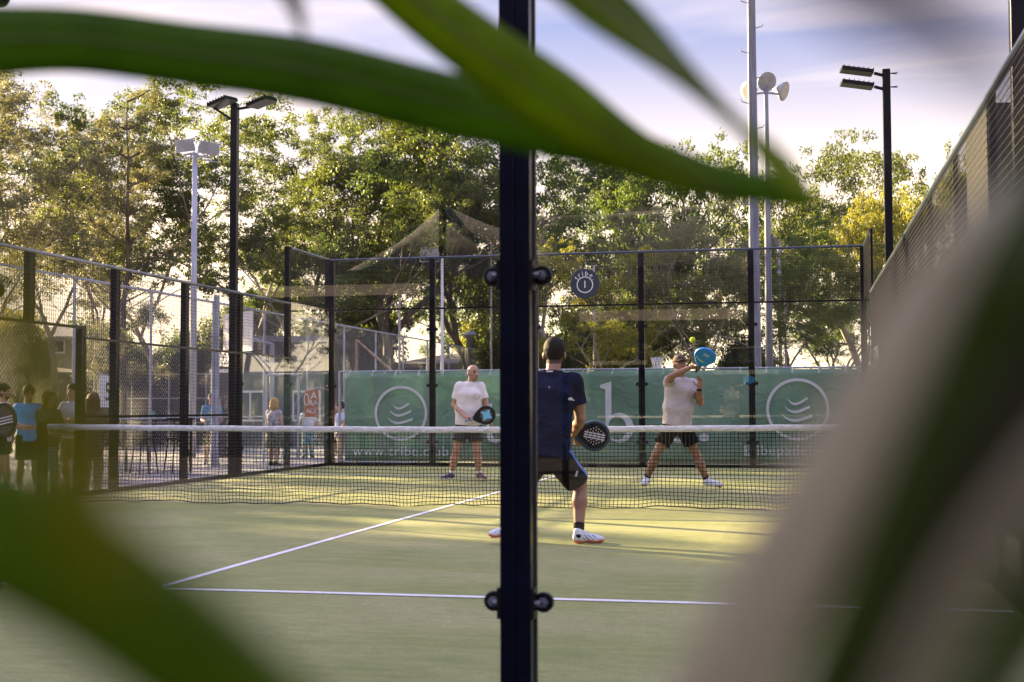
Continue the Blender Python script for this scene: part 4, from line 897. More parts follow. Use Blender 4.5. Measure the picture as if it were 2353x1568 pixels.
SKINS = {'fair': mat('skin_fair', (.42, .22, .15), .5, var=.08, vscale=12, bump=.05), 'tan': mat('skin_tan', (.30, .15, .09), .5, var=.08, vscale=12, bump=.05)}
LIP = mat('lips', (.30, .09, .07), .5); BROW = mat('brow_hair', (.03, .02, .015), .8); EYEW = mat('eye_dark', (.03, .02, .02), .2)
STUB = mat('stubble', (.30, .17, .12), .7)
def hand(F_, w, d, pn, side, curl, r=1.0, spread=.1):
    """w wrist, d direction of the palm, pn palm normal (the side the fingers close towards), side: towards the thumb"""
    w, d = npv(w), unit(d); pn = npv(pn); pn = unit(pn-d*(pn@d)); th = unit(npv(side)-d*(npv(side)@d)-pn*(npv(side)@pn))
    F_.cone(w, w+d*.045, .026*r, .034*r, .015, .62, th); F_.cone(w+d*.03, w+d*.08, .036*r, .040*r, .012, .42, th)
    for i, (off, ln, rd) in enumerate(((.030, .076, .0088), (.010, .085, .0092), (-.011, .079, .0088), (-.031, .062, .0078))):
        c_ = curl[i] if hasattr(curl, '__len__') else curl; p = w+d*.088+th*off; dd = unit(d+th*off*spread*20); a = 0
        for j, f in enumerate((.45, .31, .24)):
            a += c_*(.9, 1.15, .8)[j]; q = p+(dd*math.cos(a)+pn*math.sin(a))*ln*f*r; F_.cone(p, q, rd*r*(1-.07*j), rd*r*(.93-.07*j), .004); p = q
    p = w+d*.028+th*.030+pn*.008; c_ = min(1.0, (curl[0] if hasattr(curl, '__len__') else curl)); v1 = unit(th*.8+d*.6+pn*(.2+.5*c_)); q = p+v1*.042*r; v2 = unit(th*(.5-.4*c_)+d*.7+pn*(.15+.9*c_)); z = q+v2*.034*r
    F_.cone(p-th*.012, q, .0135*r, .011*r, .012); F_.cone(q, z, .0105*r, .009*r, .004)
    return w+d*.075+pn*.028
def person(label, base, J, clothes, head_f, skin='fair', hair=None, h=.009, hands=None, group=None, size=1.0, face=True, beard=False):
    """J: joints in world space. clothes: dict of shirt / shorts / trousers / dress / socks / shoes with materials"""
    T = thing('person', label, 'person', base, group)
    J = {k: npv(v) for k, v in J.items()}; lo = np.min(list(J.values()), 0)-.28; hi = np.max(list(J.values()), 0)+.28; lo[2] = base[2]-.03
    fat = clothes.get('fat', 1.0); B = Field(lo, hi, h)
    sh = unit(J['shr']-J['shl']); spine = unit(J['neck']-J['pel']); fwd = unit(np.cross(spine, sh))*-1
    fwd = clothes.get('fwd_sign', 1)*fwd; hp = unit(J['hipr']-J['hipl'])
    ch = J['pel']*.30+J['neck']*.70; wa = J['pel']*.68+J['neck']*.32
    B.cone(J['pel'], wa, .150*fat, .135*fat, .05, .72, hp); B.cone(wa, ch, .135*fat, .160*fat, .05, .70, sh); B.cone(ch, J['neck']-spine*.06, .155*fat, .10, .05, .68, sh)
    B.cone(J['shl']-spine*.012, J['shr']-spine*.012, .050, .050, .05); B.cone(J['neck']-spine*.05, J['head']-spine*.02, .062, .054, .03)
    for sd_ in 'lr':
        S_, E_, W_ = J['sh'+sd_], J['el'+sd_], J['wr'+sd_]
        B.cone(S_, E_, .053*fat**.5, .041, .04); B.cone(S_*.55+E_*.45, E_*.6+S_*.4, .047, .045, .02); B.cone(E_, E_*.65+W_*.35, .040, .043, .02); B.cone(E_*.65+W_*.35, W_, .042, .027, .02)
        H_, K_, A_ = J['hip'+sd_], J['kn'+sd_], J['an'+sd_]
        B.cone(H_, K_, .088*fat**.5, .056, .05); kd = unit(A_-K_); B.cone(K_, K_*.68+A_*.32, .054, .060, .02); B.cone(K_*.68+A_*.32-fwd*.012, A_, .058, .036, .03)
        toe = J.get('toe'+sd_, A_+fwd*.17-np.array([0, 0, .05])); B.cone(A_-np.array([0, 0, .03]), toe, .036, .028, .02)
    f = unit(head_f); up = clothes.get('head_up'); up = unit(up) if up is not None else unit(np.array([0, 0, 1.])-f*f[2]); rt = np.cross(f, up); c = J['head']
    B.ell(c+up*.028-f*.006, (rt, f, up), (.079, .098, .096), .02); B.ell(c-up*.035+f*.020, (rt, f, up), (.061, .078, .082), .03); B.cone(c-up*.085+f*.045, c-up*.078+f*.062, .028, .024, .03, 1)
    for sg in (-1, 1):
        B.ell(c+rt*sg*.084-up*.012-f*.010, (rt, f, up), (.014, .022, .034), .006); B.ell(c+rt*sg*.033+up*.004+f*.104, (rt, f, up), (.020, .016, .012), .012, 's')
    B.cone(c+up*.010+f*.094, c-up*.030+f*.113, .009, .015, .012); B.ell(c-up*.030+f*.100, (rt, f, up), (.020, .014, .010), .008)
    B.ell(c-up*.055+f*.088, (rt, f, up), (.024, .013, .010), .008)
    grips = {}
    if hands is None: hands = {}
    for sd_, sg in (('l', -1), ('r', 1)):
        W_, E_ = J['wr'+sd_], J['el'+sd_]; d = unit(W_-E_); hd = hands.get(sd_, {})
        grips[sd_] = hand(B, W_, hd.get('d', d), hd.get('pn', fwd*.2-sh*sg), hd.get('th', fwd), hd.get('curl', .35))
    def paint(C):
        r_ = np.zeros(len(C), int); q = C-c; x, y, z = q@rt, q@f, q@up
        if not face: return r_
        r_[(y > .06) & (np.abs(z+.056) < .0085) & (np.abs(x) < .025)] = 1
        r_[(y > .055) & (np.abs(z-.028) < .006) & (np.abs(np.abs(x)-.034) < .021)] = 2
        r_[(y > .055) & (np.abs(z-.004) < .006) & (np.abs(np.abs(x)-.033) < .014)] = 3
        if hair and not hair.get('long', 0): r_[(y < .01) & (z < -.035) & (z > -.082)] = 5
        if beard: r_[(y > -.01) & (z < -.030) & (z > -.14) & (np.abs(z+.056) > .009) & (y*1.0+z*.3 > .01)] = 4
        return r_
    field_obj(B, 'body', [SKINS[skin], LIP, BROW, EYEW, mat('beard_hair', (.035, .022, .016), .9) if beard != 'stubble' else STUB, mat('hair_fade', (.075, .045, .035), .8)], T, paint)
    # hair
    if hair:
        Hf = Field(c-.30-np.array([0, 0, hair.get('long', 0)]), c+.24, max(.006, h*.8)); tk = hair.get('t', .010)
        Hf.ell(c+up*.038-f*.016, (rt, f, up), (.079+tk*.7, .098+tk*.8, .096+tk*.8), .0)
        if hair.get('long', 0):
            ln = hair['long']; vol = hair.get('vol', .085)
            Hf.cone(c-f*.03+up*.02, c-f*.065-up*ln*.55, .092, vol, .04, .75, rt); Hf.cone(c-f*.065-up*ln*.5, c-f*.08-up*ln, vol, vol*.75, .04, .6, rt)
            for sg in (-1, 1): Hf.cone(c+rt*sg*.072+up*.02, c+rt*sg*.085-up*ln*.62-f*.02, .034, .032, .03)
            Hf.noise(.010, 60, 3)
        else: Hf.noise(.004, 90, 4)
        Hf.ell(c-up*.042+f*.075, (rt, f, up), (.070, .085, .085), .01, 's')
        if not hair.get('long', 0):
            Hf.cut(c-up*.095-f*.05, -unit(up-f*.3))
        field_obj(Hf, 'hair', hair['m'], T)
    # clothes
    def shirt(m_, sleeve=.62, hem=.10, loose=.022, nz_amp=.007, k_='shirt'):
        Fd = Field(lo, hi, max(.008, h)); pel = J['pel']; L_ = loose
        Fd.cone(pel-spine*hem*.7, wa, (.152+L_)*fat, (.152+L_)*fat, .05, .78, hp); Fd.cone(wa, ch, (.151+L_)*fat, .163*fat+L_*.8, .05, .74, sh); Fd.cone(ch, J['neck']-spine*.07, .158*fat+L_*.7, .105+L_*.4, .05, .72, sh)
        Fd.cone(J['shl']-spine*.012, J['shr']-spine*.012, .058, .058, .05); Fd.cone(J['neck']-spine*.05, J['neck']-spine*.012, .078, .068, .03)
        for sd_ in 'lr': Fd.cone(J['neck']-spine*.05, J['sh'+sd_]-spine*.008, .058, .056, .04)
        for sd_ in 'lr':
            S_, E_ = J['sh'+sd_], J['el'+sd_]; e = S_+(E_-S_)*sleeve; n_ = unit(E_-S_)
            G = Field(np.minimum(S_, e)-.13, np.maximum(S_, e)+.13, max(.008, h)); G.cone(S_-n_*.02, e+n_*.06, .068, .072 if sleeve < .8 else .05, .02); G.cut(e, n_)
            sl, X = Fd.box(G.lo, G.lo+G.h*(G.n-1)); gx = [np.clip(((Xi.ravel()-G.lo[i])/G.h+.5).astype(int), 0, G.n[i]-1) for i, Xi in enumerate(X)]
            d = G.v[np.ix_(*gx)]; a = Fd.v[sl]; kk = .03; hh = np.maximum(kk-np.abs(a-d), 0)/kk; Fd.v[sl] = np.minimum(a, d)-hh*hh*kk*.25
        Fd.noise(nz_amp, 26, 7); hn = unit(-spine); Fd.cut(pel-spine*hem, hn)
        nk = J['neck']+fwd*.015; Fd.cut(nk+spine*.0, unit(spine*.9-fwd*.0+np.array([0, 0, .3])))
        return field_obj(Fd, k_, m_, T)
    def shorts(m_, frac=.62, wide=.105, flare=.098, k_='shorts', amp=.006, panel=None):
        Fd = Field(lo, hi, max(.008, h)); Fd.cone(J['pel']+spine*.03, J['pel']-spine*.08, .158*fat, .150*fat, .04, .80, hp); Gs = []
        for sd_ in 'lr':
            H_, K_, A_ = J['hip'+sd_], J['kn'+sd_], J['an'+sd_]; n_ = unit(K_-H_)
            if frac <= 1.0:
                e = H_+(K_-H_)*frac; G = Field(np.minimum(H_, e)-.17, np.maximum(H_, e)+.17, max(.008, h)); G.cone(H_-n_*.0, e+n_*.08, wide*fat**.6, flare, .02); G.cut(e, n_)
                sl, X = Fd.box(G.lo, G.lo+G.h*(G.n-1)); gx = [np.clip(((Xi.ravel()-G.lo[i])/G.h+.5).astype(int), 0, G.n[i]-1) for i, Xi in enumerate(X)]
                d = G.v[np.ix_(*gx)]; a = Fd.v[sl]; kk = .03; hh = np.maximum(kk-np.abs(a-d), 0)/kk; Fd.v[sl] = np.minimum(a, d)-hh*hh*kk*.25
            else:
                e = K_+(A_-K_)*(frac-1); Fd.cone(H_, K_, .098*fat**.5, .070, .04); Fd.cone(K_, e, .069, .056, .03)
        Fd.noise(amp, 24, 9); Fd.cut(J['pel']+spine*.09, spine)
        pt = None; ms = m_
        if panel: ms = [m_, panel[0]]; pt = panel[1]
        return field_obj(Fd, k_, ms, T, pt)
    cl = clothes
    if 'shirt' in cl: shirt(cl['shirt'], **cl.get('shirt_kw', {}))
    if 'shorts' in cl: shorts(cl['shorts'], **cl.get('shorts_kw', {}))
    if 'trousers' in cl: shorts(cl['trousers'], frac=1.93, k_='trousers')
    if 'dress' in cl:
        Fd = Field(lo, hi, h); mid = (J['knl']+J['knr'])/2; Fd.cone(J['pel'], mid, .18, .24, .05, .85, hp); Fd.noise(.012, 22, 5); Fd.cut(mid, (0, 0, -1)); Fd.cut(J['pel']+spine*.06, spine); field_obj(Fd, 'skirt', cl['dress'], T)
    for sd_ in 'lr':
        A_, K_ = J['an'+sd_], J['kn'+sd_]; toe = J.get('toe'+sd_, A_+fwd*.17-np.array([0, 0, .05])); n_ = unit(K_-A_)
        if 'socks' in cl:
            Fd = Field(np.minimum(A_, A_+n_*.14)-.09, np.maximum(A_, A_+n_*.14)+.09, .007); Fd.cone(A_-n_*.02, A_+n_*cl.get('sock_h', .09), .041, .045, .01); Fd.cut(A_+n_*cl.get('sock_h', .09), n_); field_obj(Fd, 'sock', cl['socks'], T)
        if 'shoes' in cl:
            sm_ = cl['shoes'] if not isinstance(cl['shoes'], dict) else cl['shoes'][sd_]; td = unit((toe-A_)*np.array([1, 1, 0])); zt = min(A_[2], toe[2]); so = cl.get('sole', WHITE)
            st = toe[2]-A_[2]; pit = unit(td+np.array([0, 0, cl.get('pitch', {}).get(sd_, 0.0)])); upv = unit(np.cross(np.cross(pit, [0, 0, 1]), pit)); sidev = np.cross(pit, upv)
            hl = A_-td*.055; hl = np.array([hl[0], hl[1], A_[2]-.075]); tp = hl+pit*.285
            Fd = Field(np.minimum(hl, tp)-.10, np.maximum(hl, tp)+.16, .007)
            Fd.ell(hl+pit*.065+upv*.040, (sidev, pit, upv), (.040, .062, .052), .02); Fd.ell(hl+pit*.195+upv*.022, (sidev, pit, upv), (.047, .085, .036), .03); Fd.cone(hl+pit*.055+upv*.05, hl+pit*.05+upv*.088, .040, .041, .02); Fd.cone(hl+pit*.07+upv*.065, hl+pit*.19+upv*.03, .036, .030, .03)
            Fd.cut(hl-upv*.004, -upv)
            def pt(C, hl=hl, upv=upv, pit=pit, sidev=sidev):
                q = C-hl; z = q@upv; y = q@pit; r_ = (z < .014).astype(int)
                if 'accent' in cl: r_[(z >= .014) & (z < .024) & (np.sin(y*60) > -.2)] = 2; r_[(z > .024) & (z < .062) & (np.abs(((y*1.0+z*1.2)*28) % 1.0-.5) < .12) & (y > .07) & (y < .19)] = 3
                return r_
            sh_ = field_obj(Fd, 'shoe', [sm_, so, cl.get('accent', so), BLACK], T, pt)
            m = MB()
            for q in range(5):
                y_ = .115+.02*q; c0 = hl+pit*y_+upv*(.083-.010*q); m.bar(c0-sidev*.020, c0+sidev*.020+pit*.012, .006, n=5)
            m.build('lace', cl.get('lace', WHITE), sh_ or T)
    return T, grips, dict(f=f, up=up, rt=rt, c=c, fwd=fwd, spine=spine, sh=sh, ch=ch)

def paddle(label, grip, axis, facing, mats, hl=.30, rw=.13, stripes=None, holes=True, pattern=None, L0=.0):
    """padel bat: grip = middle of the handle; axis towards the head; facing = normal of the face"""
    ax = unit(axis); n_ = npv(facing); n_ = unit(n_-ax*(n_@ax)); sd_ = np.cross(ax, n_); g_ = npv(grip); T = thing('padel_bat', label, 'padel bat', tuple(g_))
    M = Matrix(((sd_[0], ax[0], n_[0], g_[0]), (sd_[1], ax[1], n_[1], g_[1]), (sd_[2], ax[2], n_[2], g_[2]), (0, 0, 0, 1)))
    cy_ = .065+.075+rw  # centre of the head
    out = []
    for k in range(64):
        a = 2*math.pi*k/64; r_ = rw; x = r_*math.cos(a); y = cy_+r_*1.02*math.sin(a)
        if math.sin(a) < -.35: t_ = (-math.sin(a)-.35)/.65; y = y-.055*t_**1.3; x = x*(1-.30*t_**1.2)
        out.append((x, y))
    hs = []
    if holes:
        for i in range(-4, 5):
            for j in range(-4, 5):
                x, y = i*.024+(j % 2)*.012, j*.022
                if (x*x+y*y)**.5 < rw*.74 and (stripes is None or abs(x) > .034): hs.append(circle(.0058, 10, x, cy_+y))
    thr = [(-.035, .125), (.035, .125), (.012, .085), (-.012, .085)]
    if hs:
        m = MB()
        for sg in (-1, 1):
            for h_ in hs: m.add([M @ Vector((x, y, sg*.0176)) for x, y in h_], [tuple(range(len(h_)))])
        m.build('dots', MATS.get('dot_pale') or mat('dot_pale', (.55, .50, .40), .6), T)
    o = shape_mesh('head', [out], mats[0], T, M, .017); bv = o.modifiers.new('b', 'BEVEL'); bv.width = .004; bv.limit_method = 'ANGLE'
    rim = MB(); rim.tube([M @ Vector((x, y, 0)) for x, y in out+[out[0]]], .0195, 8, False); rim.build('rim', mats[1], T, smooth=True)
    th = MB()
    for sg in (-1, 1): th.tube([M @ Vector((sg*.010, .055, 0)), M @ Vector((sg*.030, .10, 0)), M @ Vector((sg*.062, .165, 0))], [.012, .013, .014], 8)
    th.build('throat', mats[1], T, smooth=True)
    hd = MB(); hd.lathe(M @ Vector((0, -.065, 0)), ax, [(0, .016), (.004, .018), (.012, .0155), (.13, .0155), (.135, .013)], 12); hd.build('handle', mats[2], T, smooth=True)
    if stripes:
        for sg in (-1, 1):
            m = MB()
            for k in (-1, 0, 1):
                for q in range(5):
                    y0 = cy_-.092+q*.036; m.box(M @ Vector((k*.020, y0+.016, sg*.0180)), (.011, .031, .0014), M=M.to_3x3())
            m.build('stripes', stripes, T)
    if pattern:
        for sg in (-1, 1):
            m = MB(); m.add([M @ Vector((x, y, sg*.0178)) for x, y in pattern[0]], [tuple(range(len(pattern[0])))]); m.build('print', pattern[1], T)
    return T, M
JF = unit((_f[0], _f[1], 0)); JR = unit((_r[0], _r[1], 0))
def pj(px, py, D0, dy=0.0):     # a joint: pixel of the photograph at the figure's own distance, moved dy metres away from the camera
    return npv(at(px, py, D0+dy))

WP0 = mat('print_pale', (.6, .6, .6), .6)
# ---- near player (back view), ready position
base = at_z(1335, 1250); D0 = (base-Vector(CAM)).dot(Vector(_f)); print('near player D', D0)
NAVYC = mat('shirt_navy', (.006, .010, .032), .8, bump=.9, bscale=7, bdist=.05, spec=.08, var=.25, vscale=9); BLK = mat('cloth_black', (.005, .005, .007), .8, spec=.1, var=.2); BLUEP = mat('panel_blue', (.03, .13, .50), .6)
J = dict(head=pj(1274, 814, D0, .15), neck=pj(1271, 853, D0, .09), pel=pj(1252, 1038, D0, -.05), shl=pj(1222, 876, D0, .04), shr=pj(1320, 880, D0, .08), ell=pj(1212, 960, D0, .22), elr=pj(1334, 963, D0, .10),
         wrl=pj(1262, 1000, D0, .46), wrr=pj(1318, 1000, D0, .34), hipl=pj(1232, 1045, D0), hipr=pj(1278, 1046, D0), knl=pj(1197, 1122, D0, .20), knr=pj(1333, 1118, D0, .16), anl=pj(1176, 1214, D0, -.12), anr=pj(1330, 1226, D0, 0.0))
J['toer'] = J['anr']+JR*.17+JF*.06-np.array([0, 0, .06]); J['toel'] = J['anl']-JR*.15+JF*.10-np.array([0, 0, .06])
shoeW = mat('shoe_white', (.66, .68, .78), .5, var=.12, vscale=30); OS = mat('sole_orange', (.72, .16, .07), .5)
hands = {'r': dict(d=unit(JR*.35+JF*.3-np.array([0, 0, .35])), pn=-JR+np.array([0, 0, .2]), th=JF+np.array([0, 0, .4]), curl=1.25), 'l': dict(d=unit(JR*.8-np.array([0, 0, .2])), pn=JR*.2-JF, th=np.array([0, 0, 1.]), curl=.9)}
kn, hp_ = J['knr'], J['hipr']
def sidep(C):
    t_ = unit(kn-hp_); q = C-hp_; y = q@t_; s_ = unit(JR*.9+np.array([0, 0, .5])); s_ = unit(s_-t_*(s_@t_)); o_ = unit(np.cross(t_, s_)); ang = np.degrees(np.arctan2(q@o_, q@s_)); return ((np.abs(ang) < 26) & (q@s_ > .04) & (y > -.02)).astype(int)
T, G, info = person('player seen from behind in navy shirt and blue striped black shorts, beside the nearest post', base, J,
    dict(shirt=NAVYC, shirt_kw=dict(sleeve=.60, hem=.06, loose=.022, nz_amp=.014), shorts=BLK, shorts_kw=dict(frac=.86, wide=.112, flare=.102, panel=(BLUEP, sidep)), socks=BLK, sock_h=.085, shoes=shoeW, sole=OS, accent=OS, fwd_sign=1, fat=1.10, lace=BLACK, pitch={'l': -.0}),
    JF*1.0+JR*.12, 'tan', dict(m=mat('hair_dark', (.008, .006, .006), .7, spec=.15, var=.4, vscale=40), t=.012, cut=-.095), h=.008, hands=hands)
m = MB(); m.tube([Vector(J['neck']+JR*.072*math.cos(t_)+JF*.066*math.sin(t_)-np.array([0, 0, .012])) for t_ in np.linspace(0, 2*math.pi, 25)], .016, 8, False); m.build('collar', NAVYC, T, smooth=True)
m = MB(); cc = J['neck']-JF*.085+np.array([0, 0, -.005]); m.box(Vector(cc-JR*.03), (.055, .004, .010), M=Matrix.Rotation(-YAW, 3, 'Z')); m.build('collar_mark', WHITE, T)
def snap(T, nm, px, py, off=.004):
    o = [c_ for c_ in T.children if c_.name.startswith(nm)][0]; V = np.zeros(len(o.data.vertices)*3, np.float32); o.data.vertices.foreach_get('co', V); V = V.reshape(-1, 3)-CAM
    d = V@_f; X = PW/2+F*(V@_r)/d; Y = PH/2-F*(V@_u)/d; k = (np.abs(X-px) < 5) & (np.abs(Y-py) < 5)
    return at(px, py, (d[k].min() if k.any() else D0)-off)
ZR = Matrix.Rotation(-YAW, 3, 'Z') @ FACE_S
for px, py, w_, h_ in ((1311, 917, .020, .012), (1318, 920, .008, .006), (1262, 890, .005, .006)): shape_mesh('shirt_print', [circle(h_, 14, rx=w_)], WP0, T, Matrix.Translation(snap(T, 'shirt', px, py, .008)) @ ZR.to_4x4(), .001)
for dy in (-.016, .0, .016): shape_mesh('shorts_print', [circle(.007, 14, rx=.010)], WP0, T, Matrix.Translation(snap(T, 'shorts', 1325, 1089, .010)+Vector((dy*.3, 0, dy))) @ ZR.to_4x4(), .001)
gp = npv(pj(1336, 996, D0, .33))
hc = pj(1371, 1003, D0, .34)
WP = mat('print_white', (.72, .72, .70), .5)
paddle('black padel bat with three white stripes held by the navy shirted player', hc-unit(hc-gp)*.27, hc-gp, -JF+JR*.1, (mat('bat_black', (.006, .006, .008), .4, spec=.25), mat('bat_rim_blue', (.015, .035, .045), .35, col2=(.02, .05, .09), vscale=6), BLK), rw=.112, stripes=WP)

# ---- bald player, white shirt
base = at_z(1068, 1106); D0 = (base-Vector(CAM)).dot(Vector(_f)); print('bald D', D0)
TW = mat('shirt_cream', (.74, .69, .68), .8, bump=.2, bscale=7, bdist=.05, var=.06, vscale=7); 
J = dict(head=pj(1087, 858, D0, -.02), neck=pj(1082, 877, D0), pel=pj(1076, 974, D0), shl=pj(1055, 890, D0), shr=pj(1105, 890, D0), ell=pj(1044, 930, D0, .02), elr=pj(1117, 931, D0, -.02),
         wrl=pj(1070, 959, D0, -.24), wrr=pj(1127, 966, D0, -.15), hipl=pj(1062, 982, D0), hipr=pj(1090, 982, D0), knl=pj(1048, 1037, D0, -.06), knr=pj(1096, 1037, D0, -.06), anl=pj(1038, 1090, D0), anr=pj(1101, 1090, D0))
J['toel'] = J['anl']-JR*.14-JF*.12-np.array([0, 0, .06]); J['toer'] = J['anr']+JR*.08-JF*.16-np.array([0, 0, .06])
SG = mat('shoe_grey', (.06, .06, .10), .5, var=.2); SM = mat('shoe_maroon', (.12, .012, .03), .5, var=.2)
T, G, info = person('bald player in cream t shirt and dark shorts standing behind the net', base, J,
    dict(shirt=TW, shirt_kw=dict(sleeve=.66, hem=.02, loose=.026, nz_amp=.005), shorts=mat('shorts_charcoal', (.018, .018, .026), .7, var=.2), shorts_kw=dict(frac=.60, wide=.108, flare=.105), socks=WHITE, sock_h=.075, shoes={'l': SG, 'r': SM}, fwd_sign=-1, fat=1.12, accent=WHITE),
    -JF*.75+JR*.62, 'fair', None, h=.008, hands={'l': dict(d=unit(JR*.8-JF*.3-np.array([0, 0, .1])), pn=-JF*.2-np.array([0, 0, 1.]), th=-JF, curl=1.2), 'r': dict(curl=.5)}, beard='stubble')
gp = G['l']; hc = pj(1118, 954, D0, -.26)
m = MB(); 
shape_mesh('chest_print', [circle(.045, 20), circle(.040, 20)], mat('print_grey', (.35, .32, .32), .8), T, Matrix.Translation(snap(T, 'shirt', 1095, 912, .006)) @ ZR.to_4x4(), .001)
star = [(r_*math.cos(a_), .27+r_*math.sin(a_)) for k in range(8) for r_, a_ in [((.10 if k % 2 == 0 else .05), 2*math.pi*k/8+.78)]]
paddle('black padel bat with a light blue star print held by the bald player', hc-unit(hc-gp)*.27, hc-gp, -JF, (mat('bat_black2', (.006, .006, .009), .4, spec=.25), BLACK, mat('grip_blue', (.12, .35, .62), .6)), rw=.122, pattern=(star, mat('bat_star_blue', (.16, .50, .72), .5)))

# ---- jumping player on the right
base = at_z(1562, 1129); D0 = (base-Vector(CAM)).dot(Vector(_f)); print('right D', D0)
J = dict(head=pj(1562, 838, D0, -.03), neck=pj(1565, 866, D0), pel=pj(1556, 972, D0), shl=pj(1537, 879, D0, .0), shr=pj(1592, 884, D0, .03), ell=pj(1541, 866, D0, -.27), elr=pj(1609, 926, D0, -.06),
         wrl=pj(1590, 843, D0, -.34), wrr=pj(1607, 893, D0, -.20), hipl=pj(1540, 984, D0), hipr=pj(1573, 985, D0), knl=pj(1507, 1046, D0, -.06), knr=pj(1601, 1048, D0, .0), anl=pj(1486, 1100, D0, .05), anr=pj(1624, 1103, D0, .0))
J['toel'] = J['anl']-JR*.05-JF*.16-np.array([0, 0, .07]); J['toer'] = J['anr']+JR*.16-JF*.10-np.array([0, 0, .07])
TG = mat('shirt_stone', (.50, .44, .44), .8, bump=.35, bscale=7, bdist=.05, var=.08, vscale=7)
T, G, info = person('player in stone coloured t shirt and brown cap swinging a blue bat, right of centre', base, J,
    dict(shirt=TG, shirt_kw=dict(sleeve=.50, hem=.03, loose=.036, nz_amp=.010), shorts=BLK, shorts_kw=dict(frac=.58, wide=.112, flare=.108), socks=BLK, sock_h=.10, shoes=shoeW, fwd_sign=-1, fat=1.02),
    -JF*.9+JR*.35+np.array([0, 0, .12]), 'tan', dict(m=mat('hair_brown', (.03, .018, .012), .8), t=.004, cut=-.05), h=.008,
    hands={'l': dict(d=unit(JR*1.0+np.array([0, 0, .1])), pn=-JF*.6-np.array([0, 0, .8]), th=-JF+np.array([0, 0, .5]), curl=1.2), 'r': dict(d=unit(np.array([0, 0, 1.])+JR*.12), pn=-JR*.4-JF*.5, th=-JR, curl=(.12, .25, .45, .5), )})
f, up, rt, c = info['f'], info['up'], info['rt'], info['c']; capm = mat('cap_brown', (.055, .028, .022), .8)
Hf = Field(c-.22, c+.26, .007); Hf.ell(c+up*.035-f*.006, (rt, f, up), (.090, .110, .100), 0); Hf.cut(c+up*.030, -up); Hf.cone(c+f*.085+up*.038-rt*.03, c+f*.085+up*.038+rt*.03, .001, .001, 0)
Hf.ell(c+f*.105+up*.040, (rt, f, up), (.072, .085, .008), .01); field_obj(Hf, 'cap', capm, T)
m = MB(); w_ = J['wrr']; m.lathe(Vector(w_-np.array([0, 0, .035])), (0, 0, 1), [(0, .036), (.004, .038), (.024, .038), (.028, .036)], 16); m.build('watch', BLACK, T)
gp = G['l']; hc = pj(1621, 818, D0, -.54); BB = mat('bat_blue', (.02, .24, .72), .4)
Tp, Mp = paddle('bright blue padel bat raised by the player with the cap', hc-unit(hc-gp)*.27, unit(hc-gp)*1.0+np.array([0, 0, .0]), -JF, (BB, BB, BLK), rw=.122, holes=False, stripes=None)
m = MB()
for k in (-1, 0, 1):
    for q in range(3): m.box(Mp @ Vector((-.022+q*.026, .30+k*.017, .0180)), (.018, .008, .0014), M=Mp.to_3x3())
m.build('stripes', WP, Tp)
m = MB(); m.add([Mp @ Vector(v) for v in ((-.09, .20, .0179), (.05, .165, .0179), (-.035, .165, .0179), (-.105, .235, .0179))], [(0, 1, 2), (0, 2, 3)]); m.build('print', mat('bat_yellow', (.70, .85, .05), .5), Tp)
p = at(1591.6, 781, 15.9); m = MB(); m.lathe(p-Vector((0, 0, .033)), (0, 0, 1), [(.033-.033*math.cos(a_), .0335*math.sin(a_)) for a_ in np.linspace(.05, math.pi-.05, 14)], 20)
o = m.build('ball', mat('ball_felt', (.50, .68, .03), .9, bump=.3, bscale=200), None, smooth=True); o['label'] = 'yellow green padel ball in the air above the blue bat'; o['category'] = 'ball'

